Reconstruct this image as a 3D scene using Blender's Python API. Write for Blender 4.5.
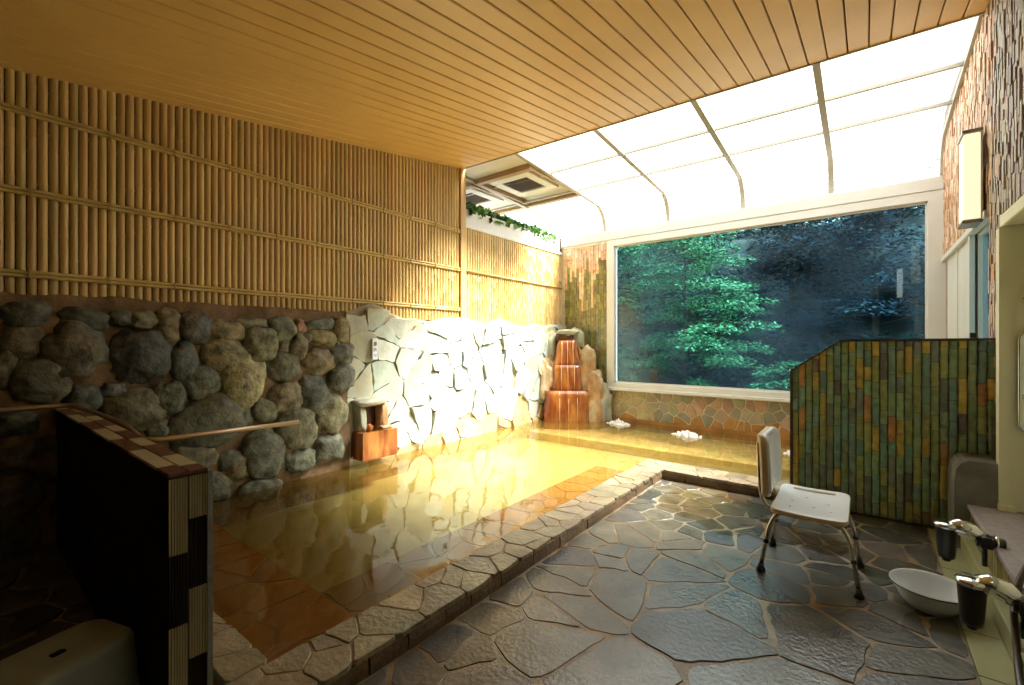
import bpy, math, random
import numpy as np
from mathutils import Vector, noise

sc = bpy.context.scene
for o in list(bpy.data.objects):
    bpy.data.objects.remove(o)
PI = math.pi
R = math.radians

# ------------------------------------------------------------------ camera
cam_d = bpy.data.cameras.new('camera')
cam_d.sensor_width = 36.0
cam_d.lens = 448.0 / 1024.0 * 36.0
cam_d.clip_start = 0.02
cam_d.clip_end = 200
cam = bpy.data.objects.new('camera', cam_d)
sc.collection.objects.link(cam)
cam.location = (0, 0, 1.45)
cam.rotation_euler = (R(90), 0, R(38.2))
sc.camera = cam

# ------------------------------------------------------------------ sky, sun, exposure
world = bpy.data.worlds.new('sky')
sc.world = world
world.use_nodes = True
wn = world.node_tree
wn.nodes.clear()
w_out = wn.nodes.new('ShaderNodeOutputWorld')
w_bg = wn.nodes.new('ShaderNodeBackground')
w_bg.inputs['Color'].default_value = (0.92, 0.97, 1.0, 1)
w_bg.inputs['Strength'].default_value = 2.0
wn.links.new(w_bg.outputs[0], w_out.inputs[0])

sun_d = bpy.data.lights.new('sun', 'SUN')
sun_d.energy = 35.0
sun_d.angle = R(28)
sun_d.color = (1.0, 0.98, 0.92)
sun = bpy.data.objects.new('sun', sun_d)
sc.collection.objects.link(sun)
sun.rotation_euler = Vector((1.9, 1.35, 3.3)).to_track_quat('Z', 'Y').to_euler()
sun.location = (6, 12, 10)

sc.view_settings.view_transform = 'Standard'
sc.view_settings.look = 'None'
sc.view_settings.gamma = 1.0
sc.view_settings.use_curve_mapping = False
sc.view_settings.exposure = 0.46
sc.cycles.use_denoising = True
sc.cycles.max_bounces = 10
sc.cycles.diffuse_bounces = 3
sc.cycles.transparent_max_bounces = 16
sc.cycles.sample_clamp_indirect = 6.0

# ------------------------------------------------------------------ helpers
rng = random.Random(7)


class MB:
    """Collects faces with one colour each and links them as ONE mesh object."""

    def __init__(self):
        self.v, self.f, self.c, self.s = [], [], [], []

    def face(self, pts, col=(1, 1, 1), smooth=False):
        b = len(self.v)
        self.v += [tuple(p) for p in pts]
        self.f.append(tuple(range(b, b + len(pts))))
        self.c.append(col)
        self.s.append(smooth)

    def grid(self, rows, col=(1, 1, 1), closed=False, smooth=True, cap0=False, cap1=False):
        b = len(self.v)
        n = len(rows[0])
        for r in rows:
            self.v += [tuple(p) for p in r]
        for i in range(len(rows) - 1):
            for j in range(n if closed else n - 1):
                j2 = (j + 1) % n
                self.f.append((b + i * n + j, b + i * n + j2, b + (i + 1) * n + j2, b + (i + 1) * n + j))
                self.c.append(col)
                self.s.append(smooth)
        if cap0:
            self.f.append(tuple(b + j for j in range(n))[::-1]); self.c.append(col); self.s.append(False)
        if cap1:
            k = b + (len(rows) - 1) * n
            self.f.append(tuple(k + j for j in range(n))); self.c.append(col); self.s.append(False)

    def box(self, x0, x1, y0, y1, z0, z1, col=(1, 1, 1), bev=0.0):
        self.hull([(x0, y0), (x1, y0), (x1, y1), (x0, y1)], z0, z1, col, bev)

    def hull(self, poly, z0, z1, col=(1, 1, 1), bev=0.0, axis='z'):
        """Prism over a convex counter-clockwise polygon with chamfered rims."""
        def T(p, q, z):
            return (p, q, z) if axis == 'z' else ((z, p, q) if axis == 'x' else (q, z, p))
        if bev <= 0:
            rows = [[T(p, q, z0) for p, q in poly], [T(p, q, z1) for p, q in poly]]
        else:
            cx = sum(p for p, q in poly) / len(poly); cy = sum(q for p, q in poly) / len(poly)
            def ins(p, q):
                dx, dy = cx - p, cy - q
                return p + math.copysign(min(bev, abs(dx)), dx), q + math.copysign(min(bev, abs(dy)), dy)
            inn = [ins(p, q) for p, q in poly]
            rows = [[T(p, q, z0) for p, q in inn], [T(p, q, z0 + bev) for p, q in poly],
                    [T(p, q, z1 - bev) for p, q in poly], [T(p, q, z1) for p, q in inn]]
        self.grid(rows, col, closed=True, smooth=False, cap0=True, cap1=True)

    def tube(self, pts, r, col=(1, 1, 1), n=10, caps=True, radii=None):
        pts = [Vector(p) for p in pts]
        rows = []
        ref = None
        for i, p in enumerate(pts):
            t = (pts[min(i + 1, len(pts) - 1)] - pts[max(i - 1, 0)]).normalized()
            if ref is None:
                ref = t.orthogonal().normalized()
            ref = (ref - t * ref.dot(t)).normalized()
            b = t.cross(ref)
            rr = radii[i] if radii else r
            rows.append([p + (ref * math.cos(2 * PI * k / n) + b * math.sin(2 * PI * k / n)) * rr for k in range(n)])
        self.grid(rows, col, closed=True, smooth=True, cap0=caps, cap1=caps)

    def lathe(self, prof, c, col=(1, 1, 1), n=32, caps=False):
        rows = [[(c[0] + r * math.cos(2 * PI * k / n), c[1] + r * math.sin(2 * PI * k / n), c[2] + z) for k in range(n)]
                for r, z in prof]
        self.grid(rows, col, closed=True, smooth=True, cap0=caps, cap1=caps)

    def build(self, name, m, parent=None, **kw):
        me = bpy.data.meshes.new(name)
        me.from_pydata(self.v, [], self.f)
        a = me.attributes.new('col', 'FLOAT_COLOR', 'FACE')
        a.data.foreach_set('color', np.array([(c[0], c[1], c[2], 1.0) for c in self.c], 'f').ravel())
        me.polygons.foreach_set('use_smooth', self.s)
        me.materials.append(m)
        me.update()
        ob = bpy.data.objects.new(name, me)
        sc.collection.objects.link(ob)
        if parent is not None:
            ob.parent = parent
        for k, v in kw.items():
            ob[k] = v
        return ob


def empty(name, loc=(0, 0, 0), rz=0.0, **kw):
    o = bpy.data.objects.new(name, None)
    sc.collection.objects.link(o)
    o.location = loc
    o.rotation_euler = (0, 0, rz)
    o.empty_display_size = 0.1
    for k, v in kw.items():
        o[k] = v
    return o


def copy_tree(o, parent=None):
    c = o.copy()
    sc.collection.objects.link(c)
    c.parent = parent
    for ch in list(o.children):
        copy_tree(ch, c)
    return c


def smooth_path(pts, n=6, r=0.06):
    """Round the corners of a polyline."""
    pts = [Vector(p) for p in pts]
    out = [pts[0]]
    for i in range(1, len(pts) - 1):
        a, b, c = pts[i - 1], pts[i], pts[i + 1]
        ra = min(r, (a - b).length * 0.48); rc = min(r, (c - b).length * 0.48)
        p, q = b + (a - b).normalized() * ra, b + (c - b).normalized() * rc
        for k in range(n + 1):
            t = k / n
            out.append(p * (1 - t) ** 2 + b * 2 * t * (1 - t) + q * t * t)
    out.append(pts[-1])
    return out


def rough_blob(mb, c, r, col, seed, amp=0.16, sub=3, boxy=0.75, rot=0.0, axis='x', freq=1.3):
    """A boulder: a sphere pushed towards a box and displaced by noise."""
    n1, n2 = 8 * sub - 4, 12 * sub - 8
    rows = []
    cr, sr = math.cos(rot), math.sin(rot)
    sh = Vector((seed * 3.17, seed * 1.31, seed * 7.7))
    for i in range(n1 + 1):
        th = PI * i / n1
        row = []
        for j in range(n2):
            ph = 2 * PI * j / n2
            d = Vector((math.sin(th) * math.cos(ph), math.sin(th) * math.sin(ph), math.cos(th)))
            e = Vector([math.copysign(abs(k) ** boxy, k) for k in d])
            s = 1 + amp * noise.noise(d * freq + sh) + amp * 0.4 * noise.noise(d * freq * 2.7 + sh) \
                + amp * 0.2 * noise.noise(d * freq * 6.0 + sh)
            e = e * s
            x, y, z = e.x * r[0], e.y * r[1], e.z * r[2]
            if axis == 'x':
                y, z = y * cr - z * sr, y * sr + z * cr
            else:
                x, y = x * cr - y * sr, x * sr + y * cr
            row.append((c[0] + x, c[1] + y, c[2] + z))
        rows.append(row)
    mb.grid(rows, col, closed=True, smooth=True)


def clip(poly, nx, ny, d):
    """Keep the side nx*x + ny*y <= d."""
    out = []
    for i in range(len(poly)):
        a, b = poly[i - 1], poly[i]
        da, db = nx * a[0] + ny * a[1] - d, nx * b[0] + ny * b[1] - d
        if (da <= 0) != (db <= 0):
            t = da / (da - db)
            out.append((a[0] + (b[0] - a[0]) * t, a[1] + (b[1] - a[1]) * t))
        if db <= 0:
            out.append(b)
    return out


def cells(w, h, size, gap, seed, dens=None, jit=0.42):
    """Irregular stone outlines in the rectangle w x h."""
    r = random.Random(seed)
    pts = []
    nx, ny = max(1, round(w / size)), max(1, round(h / size))
    for i in range(nx):
        for j in range(ny):
            p = ((i + 0.5 + (0.25 if j % 2 else -0.25) + r.uniform(-jit, jit)) * w / nx,
                 (j + 0.5 + r.uniform(-jit, jit)) * h / ny)
            if 0 < p[0] < w and 0 < p[1] < h and (dens is None or r.random() < dens(*p)):
                pts.append(p)
    P = np.array(pts)
    out = []
    for i, p in enumerate(pts):
        poly = [(gap / 2, gap / 2), (w - gap / 2, gap / 2), (w - gap / 2, h - gap / 2), (gap / 2, h - gap / 2)]
        D = np.hypot(P[:, 0] - p[0], P[:, 1] - p[1])
        for k in np.argsort(D)[1:26]:
            q = pts[k]
            L = D[k]
            if L < 1e-6:
                continue
            ux, uy = (q[0] - p[0]) / L, (q[1] - p[1]) / L
            poly = clip(poly, ux, uy, ux * p[0] + uy * p[1] + L / 2 - gap / 2)
            if len(poly) < 3:
                break
        if len(poly) >= 3:
            out.append((p, poly))
    return out


def stone(mb, poly, P, thick, col, seed, wob=0.012, bev=0.012, step=0.05, dome=0.0, tilt=0.0, cut=0.10):
    """A flat stone over a 2D outline; P maps (u, v, n) to the scene."""
    out = []
    n = len(poly)
    for i in range(n):                                   # cut the corners
        a, b = Vector(poly[i]), Vector(poly[(i + 1) % n])
        out += [a.lerp(b, cut), a.lerp(b, 1 - cut)]
    pts = []
    for i in range(len(out)):
        a, b = out[i], out[(i + 1) % len(out)]
        k = max(1, int((b - a).length / step))
        for j in range(k):
            p = a.lerp(b, j / k)
            nz = Vector((p.x * 9, p.y * 9, seed * 0.73))
            pts.append(Vector((p.x + wob * noise.noise(nz), p.y + wob * noise.noise(nz + Vector((31, 7, 3))))))
    cx = sum((p.x for p in pts)) / len(pts); cy = sum((p.y for p in pts)) / len(pts)
    c = Vector((cx, cy))
    r = random.Random(seed)
    ta, tb = r.uniform(-tilt, tilt), r.uniform(-tilt, tilt)
    def ring(inset, h):
        row = []
        for p in pts:
            d = c - p
            L = d.length
            q = p + d * min(0.6, inset / max(L, 1e-4))
            hh = h + (ta * (q.x - cx) + tb * (q.y - cy) if h > 0 else 0)
            row.append(P(q.x, q.y, hh))
        return row
    rows = [ring(0, 0), ring(0, thick - bev * 0.7), ring(bev, thick), ring(0.09, thick + dome)]
    mb.grid(rows, col, closed=True, smooth=False, cap1=True)


def vary(c, r, a=0.15, hue=0.05):
    k = 1 + r.uniform(-a, a)
    return tuple(max(0.0, x * k * (1 + r.uniform(-hue, hue))) for x in c)


# ------------------------------------------------------------------ materials
def mat(name, col=None, rough=0.6, metal=0.0, nscale=8.0, namp=0.25, bump=0.0, bscale=40.0, spec=0.5,
        second=None, sscale=3.0, slo=0.45, shi=0.65, rvar=0.0, stretch=(1, 1, 1), coat=0.0):
    """Colour (or the per-piece colour 'col') times soft noise, with an optional second stain colour and bump."""
    m = bpy.data.materials.new(name)
    m.use_nodes = True
    N, L = m.node_tree.nodes, m.node_tree.links
    b = N['Principled BSDF']
    b.inputs['Metallic'].default_value = metal
    b.inputs['Roughness'].default_value = rough
    b.inputs['Specular IOR Level'].default_value = spec
    b.inputs['Coat Weight'].default_value = coat
    b.inputs['Coat Roughness'].default_value = 0.12
    tc = N.new('ShaderNodeTexCoord')
    mp = N.new('ShaderNodeMapping')
    mp.inputs['Scale'].default_value = stretch
    L.new(tc.outputs['Object'], mp.inputs['Vector'])
    if col is None:
        at = N.new('ShaderNodeAttribute'); at.attribute_name = 'col'
        src = at.outputs['Color']
    else:
        rg = N.new('ShaderNodeRGB'); rg.outputs[0].default_value = (*col, 1)
        src = rg.outputs[0]
    n1 = N.new('ShaderNodeTexNoise')
    n1.inputs['Scale'].default_value = nscale; n1.inputs['Detail'].default_value = 6
    L.new(mp.outputs[0], n1.inputs['Vector'])
    if second is not None:
        n2 = N.new('ShaderNodeTexNoise')
        n2.inputs['Scale'].default_value = sscale; n2.inputs['Detail'].default_value = 5
        L.new(mp.outputs[0], n2.inputs['Vector'])
        mr = N.new('ShaderNodeMapRange')
        mr.inputs['From Min'].default_value = slo; mr.inputs['From Max'].default_value = shi
        L.new(n2.outputs['Fac'], mr.inputs['Value'])
        mx = N.new('ShaderNodeMix'); mx.data_type = 'RGBA'
        L.new(mr.outputs[0], mx.inputs['Factor'])
        L.new(src, mx.inputs['A']); mx.inputs['B'].default_value = (*second, 1)
        src = mx.outputs['Result']
    if namp > 0:
        mr2 = N.new('ShaderNodeMapRange')
        mr2.inputs['From Min'].default_value = 0.25; mr2.inputs['From Max'].default_value = 0.75
        mr2.inputs['To Min'].default_value = 1 - namp; mr2.inputs['To Max'].default_value = 1 + namp
        L.new(n1.outputs['Fac'], mr2.inputs['Value'])
        vm = N.new('ShaderNodeVectorMath'); vm.operation = 'SCALE'
        L.new(src, vm.inputs[0]); L.new(mr2.outputs[0], vm.inputs['Scale'])
        src = vm.outputs[0]
    L.new(src, b.inputs['Base Color'])
    if rvar > 0:
        mr3 = N.new('ShaderNodeMapRange')
        mr3.inputs['From Min'].default_value = 0.35; mr3.inputs['From Max'].default_value = 0.65
        mr3.inputs['To Min'].default_value = max(0.02, rough - rvar); mr3.inputs['To Max'].default_value = rough + rvar
        n4 = N.new('ShaderNodeTexNoise'); n4.inputs['Scale'].default_value = sscale * 0.7
        L.new(mp.outputs[0], n4.inputs['Vector']); L.new(n4.outputs['Fac'], mr3.inputs['Value'])
        L.new(mr3.outputs[0], b.inputs['Roughness'])
    if bump > 0:
        n3 = N.new('ShaderNodeTexNoise')
        n3.inputs['Scale'].default_value = bscale; n3.inputs['Detail'].default_value = 8
        L.new(mp.outputs[0], n3.inputs['Vector'])
        bp = N.new('ShaderNodeBump'); bp.inputs['Strength'].default_value = bump; bp.inputs['Distance'].default_value = 0.02
        L.new(n3.outputs['Fac'], bp.inputs['Height']); L.new(bp.outputs[0], b.inputs['Normal'])
    return m


M = {}
M['ceil'] = mat('ceiling_plank', (0.78, 0.49, 0.165), rough=0.38, nscale=2, namp=0.07)
M['groove'] = mat('groove_dark', (0.10, 0.05, 0.02), rough=0.9)
M['bamboo'] = mat('bamboo', None, rough=0.5, nscale=5, namp=0.16, bump=0.05, bscale=30, stretch=(1, 1, 0.25))
M['post'] = mat('timber_post', (0.62, 0.40, 0.16), rough=0.55, nscale=6, namp=0.15, stretch=(8, 8, 0.6))
M['boulder'] = mat('boulder', None, rough=0.6, nscale=13, namp=0.75, bump=1.0, bscale=17, second=(0.17, 0.11, 0.045), sscale=4.5, slo=0.55, shi=0.80)
M['mortar'] = mat('mortar', (0.20, 0.125, 0.06), rough=0.85, nscale=9, namp=0.4, bump=0.6, bscale=22)
M['wallmortar'] = mat('pale_mortar', (0.40, 0.33, 0.21), rough=0.85, nscale=9, namp=0.3, bump=0.4, bscale=30)
M['flagwall'] = mat('wall_flagstone', None, rough=0.55, nscale=7, namp=0.22, bump=0.35, bscale=14, second=(0.42, 0.36, 0.20), sscale=3.5, slo=0.55, shi=0.75)
M['floor'] = mat('wet_flagstone', None, rough=0.27, nscale=7, namp=0.4, bump=0.2, bscale=45, rvar=0.17, sscale=1.6, spec=0.6)
M['grout'] = mat('floor_joint', (0.27, 0.235, 0.17), rough=0.4, nscale=10, namp=0.4, bump=0.3, bscale=60, second=(0.24, 0.13, 0.04), sscale=1.2, slo=0.45, shi=0.6)
M['curb'] = mat('curb_stone', None, rough=0.42, nscale=9, namp=0.3, bump=0.45, bscale=35, rvar=0.12)
M['curbjoint'] = mat('curb_joint', (0.30, 0.19, 0.09), rough=0.7, nscale=9, namp=0.3, bump=0.3)
M['poolstep'] = mat('bath_step', None, rough=0.7, nscale=5, namp=0.22)
M['pooldeep'] = mat('bath_floor', (0.43, 0.42, 0.23), rough=0.7, nscale=3, namp=0.15)
M['white'] = mat('white_frame', (0.64, 0.63, 0.59), rough=0.4, nscale=3, namp=0.05)
M['cream'] = mat('cream_panel', (0.86, 0.86, 0.64), rough=0.4, nscale=3, namp=0.05)
M['lime'] = mat('gutter_tile', (0.36, 0.37, 0.20), rough=0.3, nscale=5, namp=0.12)
M['tile'] = mat('glazed_tile', None, rough=0.30, nscale=16, namp=0.32, bump=0.2, bscale=20, coat=0.3)
M['tiledark'] = mat('tile_joint', (0.035, 0.028, 0.02), rough=0.8)
M['split'] = mat('split_tile', None, rough=0.6, nscale=14, namp=0.25, bump=0.3, bscale=40)
M['splitback'] = mat('split_tile_back', (0.30, 0.24, 0.19), rough=0.9)
M['smallstone'] = mat('mosaic_stone', None, rough=0.5, nscale=10, namp=0.25, bump=0.2)
M['smallmortar'] = mat('mosaic_mortar', (0.62, 0.53, 0.36), rough=0.8, nscale=8, namp=0.2)
M['rust'] = mat('iron_stained_stone', (0.27, 0.062, 0.013), rough=0.22, nscale=5, namp=0.5, bump=0.3, bscale=14, second=(0.44, 0.17, 0.04), sscale=4, slo=0.42, shi=0.62, stretch=(2, 2, 0.5), coat=0.6)
M['palestone'] = mat('pale_stone', (0.40, 0.40, 0.30), rough=0.5, nscale=6, namp=0.35, bump=0.4, bscale=14, second=(0.40, 0.24, 0.09), sscale=4, slo=0.5, shi=0.65)
M['tanstone'] = mat('tan_stone', (0.46, 0.27, 0.12), rough=0.45, nscale=6, namp=0.4, bump=0.5, bscale=12, second=(0.55, 0.42, 0.26), sscale=4, slo=0.45, shi=0.6)
M['mouth'] = mat('wet_dark_stone', (0.06, 0.018, 0.01), rough=0.3, nscale=9, namp=0.4, bump=0.3)
M['fluteblack'] = mat('fluted_dark_tile', None, rough=0.75, nscale=12, namp=0.15, stretch=(1, 1, 0.2), spec=0.15)
M['steel'] = mat('brushed_steel', (0.62, 0.55, 0.46), rough=0.22, metal=1.0, nscale=8, namp=0.05)
M['chrome'] = mat('chrome', (0.75, 0.78, 0.82), rough=0.08, metal=1.0, nscale=8, namp=0.03)
M['copper'] = mat('aged_pipe', (0.50, 0.36, 0.24), rough=0.3, metal=0.8, nscale=8, namp=0.1)
M['black'] = mat('black_plastic', (0.015, 0.015, 0.018), rough=0.28, nscale=8, namp=0.1)
M['hose'] = mat('shower_hose', (0.085, 0.062, 0.055), rough=0.35, nscale=60, namp=0.3, metal=0.3)
M['plastic'] = mat('white_plastic', (0.80, 0.84, 0.88), rough=0.35, nscale=5, namp=0.04)
M['beige'] = mat('beige_plastic', (0.60, 0.46, 0.27), rough=0.45, nscale=5, namp=0.06)
M['stoolplastic'] = mat('grey_plastic', (0.36, 0.38, 0.34), rough=0.4, nscale=6, namp=0.08)
M['hole'] = mat('dark_hole', (0.015, 0.02, 0.015), rough=0.8)
M['enamel'] = mat('white_enamel', (0.80, 0.87, 0.94), rough=0.18, nscale=4, namp=0.05, coat=0.4)
M['slab'] = mat('counter_slab', (0.33, 0.30, 0.31), rough=0.45, nscale=30, namp=0.22, bump=0.1, bscale=80)
M['cement'] = mat('grey_cement', (0.20, 0.20, 0.18), rough=0.6, nscale=7, namp=0.35, bump=0.3)
M['vent'] = mat('vent_panel', (0.70, 0.66, 0.55), rough=0.5, nscale=3, namp=0.08)
M['ventdark'] = mat('vent_grille', (0.075, 0.04, 0.02), rough=0.6)
M['rib'] = mat('glazing_rib', (0.43, 0.40, 0.33), rough=0.45, nscale=3, namp=0.05)
M['beam'] = mat('tan_beam', (0.40, 0.25, 0.12), rough=0.5, nscale=3, namp=0.1)
M['planter'] = mat('planter_white', (0.82, 0.80, 0.76), rough=0.5, nscale=5, namp=0.06)
M['brownwood'] = mat('dark_wood', (0.10, 0.032, 0.012), rough=0.5)
M['plaster'] = mat('plain_plaster', (0.09, 0.075, 0.06), rough=0.8, nscale=3, namp=0.1)
M['ink'] = mat('black_ink', (0.02, 0.02, 0.025), rough=0.6)
M['ivy'] = mat('ivy_leaf', None, rough=0.45, nscale=8, namp=0.2)
M['bark'] = mat('bark', (0.045, 0.035, 0.028), rough=0.9, nscale=10, namp=0.4, bump=0.5)
M['leaf'] = mat('tree_leaf', None, rough=0.8, nscale=0.8, namp=0.3, spec=0.06)
M['soil'] = mat('forest_soil', (0.005, 0.009, 0.012), rough=0.95, nscale=2, namp=0.4)
M['mirror'] = mat('mirror_glass', (0.72, 0.76, 0.78), rough=0.03, metal=1.0, namp=0.0)
M['foam'] = mat('water_foam', (0.93, 0.94, 0.96), rough=0.35, nscale=20, namp=0.08, bump=0.4, bscale=60)


def shader(name, fn):
    m = bpy.data.materials.new(name)
    m.use_nodes = True
    N, L = m.node_tree.nodes, m.node_tree.links
    N.clear()
    out = N.new('ShaderNodeOutputMaterial')
    L.new(fn(N, L), out.inputs['Surface'])
    return m


def _mix(N, L, f, a, b):
    x = N.new('ShaderNodeMixShader')
    if isinstance(f, float):
        x.inputs[0].default_value = f
    else:
        L.new(f, x.inputs[0])
    L.new(a, x.inputs[1]); L.new(b, x.inputs[2])
    return x.outputs[0]


def _glass(N, L):
    t = N.new('ShaderNodeBsdfTransparent'); t.inputs[0].default_value = (0.62, 0.86, 0.88, 1)
    g = N.new('ShaderNodeBsdfGlossy'); g.inputs['Roughness'].default_value = 0.02
    fr = N.new('ShaderNodeFresnel'); fr.inputs['IOR'].default_value = 1.45
    a = _mix(N, L, fr.outputs[0], t.outputs[0], g.outputs[0])
    # dried spots on the pane, plus a bluish film painted in as haze
    d = N.new('ShaderNodeBsdfDiffuse'); d.inputs[0].default_value = (0.30, 0.48, 0.66, 1)
    tl = N.new('ShaderNodeBsdfTranslucent'); tl.inputs[0].default_value = (0.16, 0.26, 0.40, 1)
    dd = _mix(N, L, 0.35, d.outputs[0], tl.outputs[0])
    tc = N.new('ShaderNodeTexCoord')
    n1 = N.new('ShaderNodeTexNoise'); n1.inputs['Scale'].default_value = 32; n1.inputs['Detail'].default_value = 3
    n2 = N.new('ShaderNodeTexNoise'); n2.inputs['Scale'].default_value = 1.1
    L.new(tc.outputs['Object'], n1.inputs['Vector']); L.new(tc.outputs['Object'], n2.inputs['Vector'])
    r1 = N.new('ShaderNodeMapRange'); r1.inputs['From Min'].default_value = 0.69; r1.inputs['From Max'].default_value = 0.76
    r1.inputs['To Max'].default_value = 0.4
    r2 = N.new('ShaderNodeMapRange'); r2.inputs['From Min'].default_value = 0.3; r2.inputs['From Max'].default_value = 0.75
    r2.inputs['To Min'].default_value = 0.0; r2.inputs['To Max'].default_value = 0.09
    L.new(n1.outputs['Fac'], r1.inputs['Value']); L.new(n2.outputs['Fac'], r2.inputs['Value'])
    ad = N.new('ShaderNodeMath'); ad.operation = 'ADD'
    L.new(r1.outputs[0], ad.inputs[0]); L.new(r2.outputs[0], ad.inputs[1])
    return _mix(N, L, ad.outputs[0], a, dd)


def _poly(N, L):
    t = N.new('ShaderNodeBsdfTransparent'); t.inputs[0].default_value = (0.93, 0.93, 0.88, 1)
    d = N.new('ShaderNodeBsdfTranslucent'); d.inputs[0].default_value = (0.85, 0.85, 0.8, 1)
    return _mix(N, L, 0.17, t.outputs[0], d.outputs[0])


def _water(N, L):
    t = N.new('ShaderNodeBsdfTransparent'); t.inputs[0].default_value = (0.87, 0.79, 0.56, 1)
    g = N.new('ShaderNodeBsdfGlossy'); g.inputs['Roughness'].default_value = 0.03
    fr = N.new('ShaderNodeFresnel'); fr.inputs['IOR'].default_value = 1.55
    tc = N.new('ShaderNodeTexCoord')
    n = N.new('ShaderNodeTexNoise'); n.inputs['Scale'].default_value = 3.2; n.inputs['Detail'].default_value = 3
    L.new(tc.outputs['Object'], n.inputs['Vector'])
    bp = N.new('ShaderNodeBump'); bp.inputs['Strength'].default_value = 0.08; bp.inputs['Distance'].default_value = 0.05
    L.new(n.outputs['Fac'], bp.inputs['Height'])
    L.new(bp.outputs[0], g.inputs['Normal']); L.new(bp.outputs[0], fr.inputs['Normal'])
    # a little suspended iron mineral in the water
    d = N.new('ShaderNodeBsdfDiffuse'); d.inputs[0].default_value = (0.50, 0.30, 0.07, 1)
    body = _mix(N, L, 0.14, t.outputs[0], d.outputs[0])
    return _mix(N, L, fr.outputs[0], body, g.outputs[0])


def _film(N, L):
    t = N.new('ShaderNodeBsdfTransparent'); t.inputs[0].default_value = (0.95, 0.90, 0.78, 1)
    g = N.new('ShaderNodeBsdfGlossy'); g.inputs['Roughness'].default_value = 0.10
    fr = N.new('ShaderNodeFresnel'); fr.inputs['IOR'].default_value = 1.42
    tc = N.new('ShaderNodeTexCoord')
    n = N.new('ShaderNodeTexNoise'); n.inputs['Scale'].default_value = 14; n.inputs['Detail'].default_value = 4
    L.new(tc.outputs['Object'], n.inputs['Vector'])
    bp = N.new('ShaderNodeBump'); bp.inputs['Strength'].default_value = 0.15; bp.inputs['Distance'].default_value = 0.01
    L.new(n.outputs['Fac'], bp.inputs['Height'])
    L.new(bp.outputs[0], g.inputs['Normal']); L.new(bp.outputs[0], fr.inputs['Normal'])
    return _mix(N, L, fr.outputs[0], t.outputs[0], g.outputs[0])


def _lamp(N, L, power=0.65, tint=(1.0, 0.97, 0.66, 1)):
    e = N.new('ShaderNodeEmission'); e.inputs[0].default_value = tint; e.inputs[1].default_value = power
    d = N.new('ShaderNodeBsdfDiffuse'); d.inputs[0].default_value = (0.6, 0.6, 0.5, 1)
    a = N.new('ShaderNodeAddShader')
    L.new(e.outputs[0], a.inputs[0]); L.new(d.outputs[0], a.inputs[1])
    return a.outputs[0]


M['glass'] = shader('window_glass', _glass)
M['poly'] = shader('roof_glazing', _poly)
M['water'] = shader('bath_water', _water)
M['film'] = shader('thin_water', _film)
M['lamp'] = shader('lamp_diffuser', _lamp)
M['lamp_bright'] = shader('bright_lamp_diffuser', lambda N, L: _lamp(N, L, 3.2, (0.97, 1.0, 0.92, 1)))

XL, XR, YW, YE, YB = -4.75, 0.78, 7.62, 4.8, -2.4      # left wall, right wall, window wall, ceiling edge, rear wall
def ceil_z(y): return 3.333 + 0.148 * y
def edge_y(x): return 4.80 + (x - XL) / (XR - XL) * 0.36
ZW = 0.04                                              # water level

# ------------------------------------------------------------------ room shell
def S(o): o['kind'] = 'structure'; return o

# ceiling of long boards, rising towards the window
mb = MB()
r = random.Random(3)
x = XL - 0.02
while x < 1.3:
    x1 = x + 0.15
    k = r.uniform(0.94, 1.05)
    ya, yb = YB, edge_y((x + x1) / 2)
    for (xa, xb, dz) in ((x + 0.005, x1 - 0.005, 0.0),):
        rows = []
        for y in (ya, yb):
            z = ceil_z(y)
            rows.append([(xa, y, z + 0.04), (xa, y, z + 0.006), (xa + 0.006, y, z), (xb - 0.006, y, z), (xb, y, z + 0.006), (xb, y, z + 0.04)])
        mb.grid(rows, (k, k, k), closed=True, smooth=False, cap0=True, cap1=True)
    x = x1
ceiling = S(mb.build('ceiling', M['ceil']))
mb = MB()
pts = [(XL - .1, YB), (1.3, YB), (1.3, edge_y(1.3)), (XL - .1, edge_y(XL - .1))]
rows = [[(p[0], p[1], ceil_z(p[1]) + 0.035) for p in pts], [(p[0], p[1], ceil_z(p[1]) + 0.10) for p in pts]]
mb.grid(rows, closed=True, smooth=False, cap0=True, cap1=True)
mb.build('ceiling_backing', M['groove'], ceiling)

# plain walls behind the viewpoint
mb = MB(); mb.box(XL - .1, 1.3, YB - .1, YB, -.1, 3.3)
S(mb.build('wall_rear', M['plaster']))

# left wall: bamboo above, stones below
wall_left = S(empty('wall_left', (0, 0, 0)))
wall_left['label'] = 'long wall of split bamboo over mortared boulders and flat stones'
mb = MB()
mb.box(XL - 0.12, XL - 0.012, YB, YE, -0.6, ceil_z(YB))
mb.face([(XL - .012, YB, ceil_z(YB)), (XL - .012, YE, ceil_z(YB)), (XL - .012, YE, ceil_z(YE) + .05), (XL - .012, YB, ceil_z(YB) + .05)])
mb.face([(XL - .12, YB, ceil_z(YB)), (XL - .12, YE, ceil_z(YB)), (XL - .12, YE, ceil_z(YE) + .05), (XL - .12, YB, ceil_z(YB) + .05)])
mb.face([(XL - .12, YE, 3.1), (XL - .012, YE, 3.1), (XL - .012, YE, 4.1), (XL - .12, YE, 4.1)])
mb.box(XL - 0.12, XL - 0.012, YE, YW + .1, -0.6, 3.18)
mb.build('backing', M['groove'], wall_left)


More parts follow.
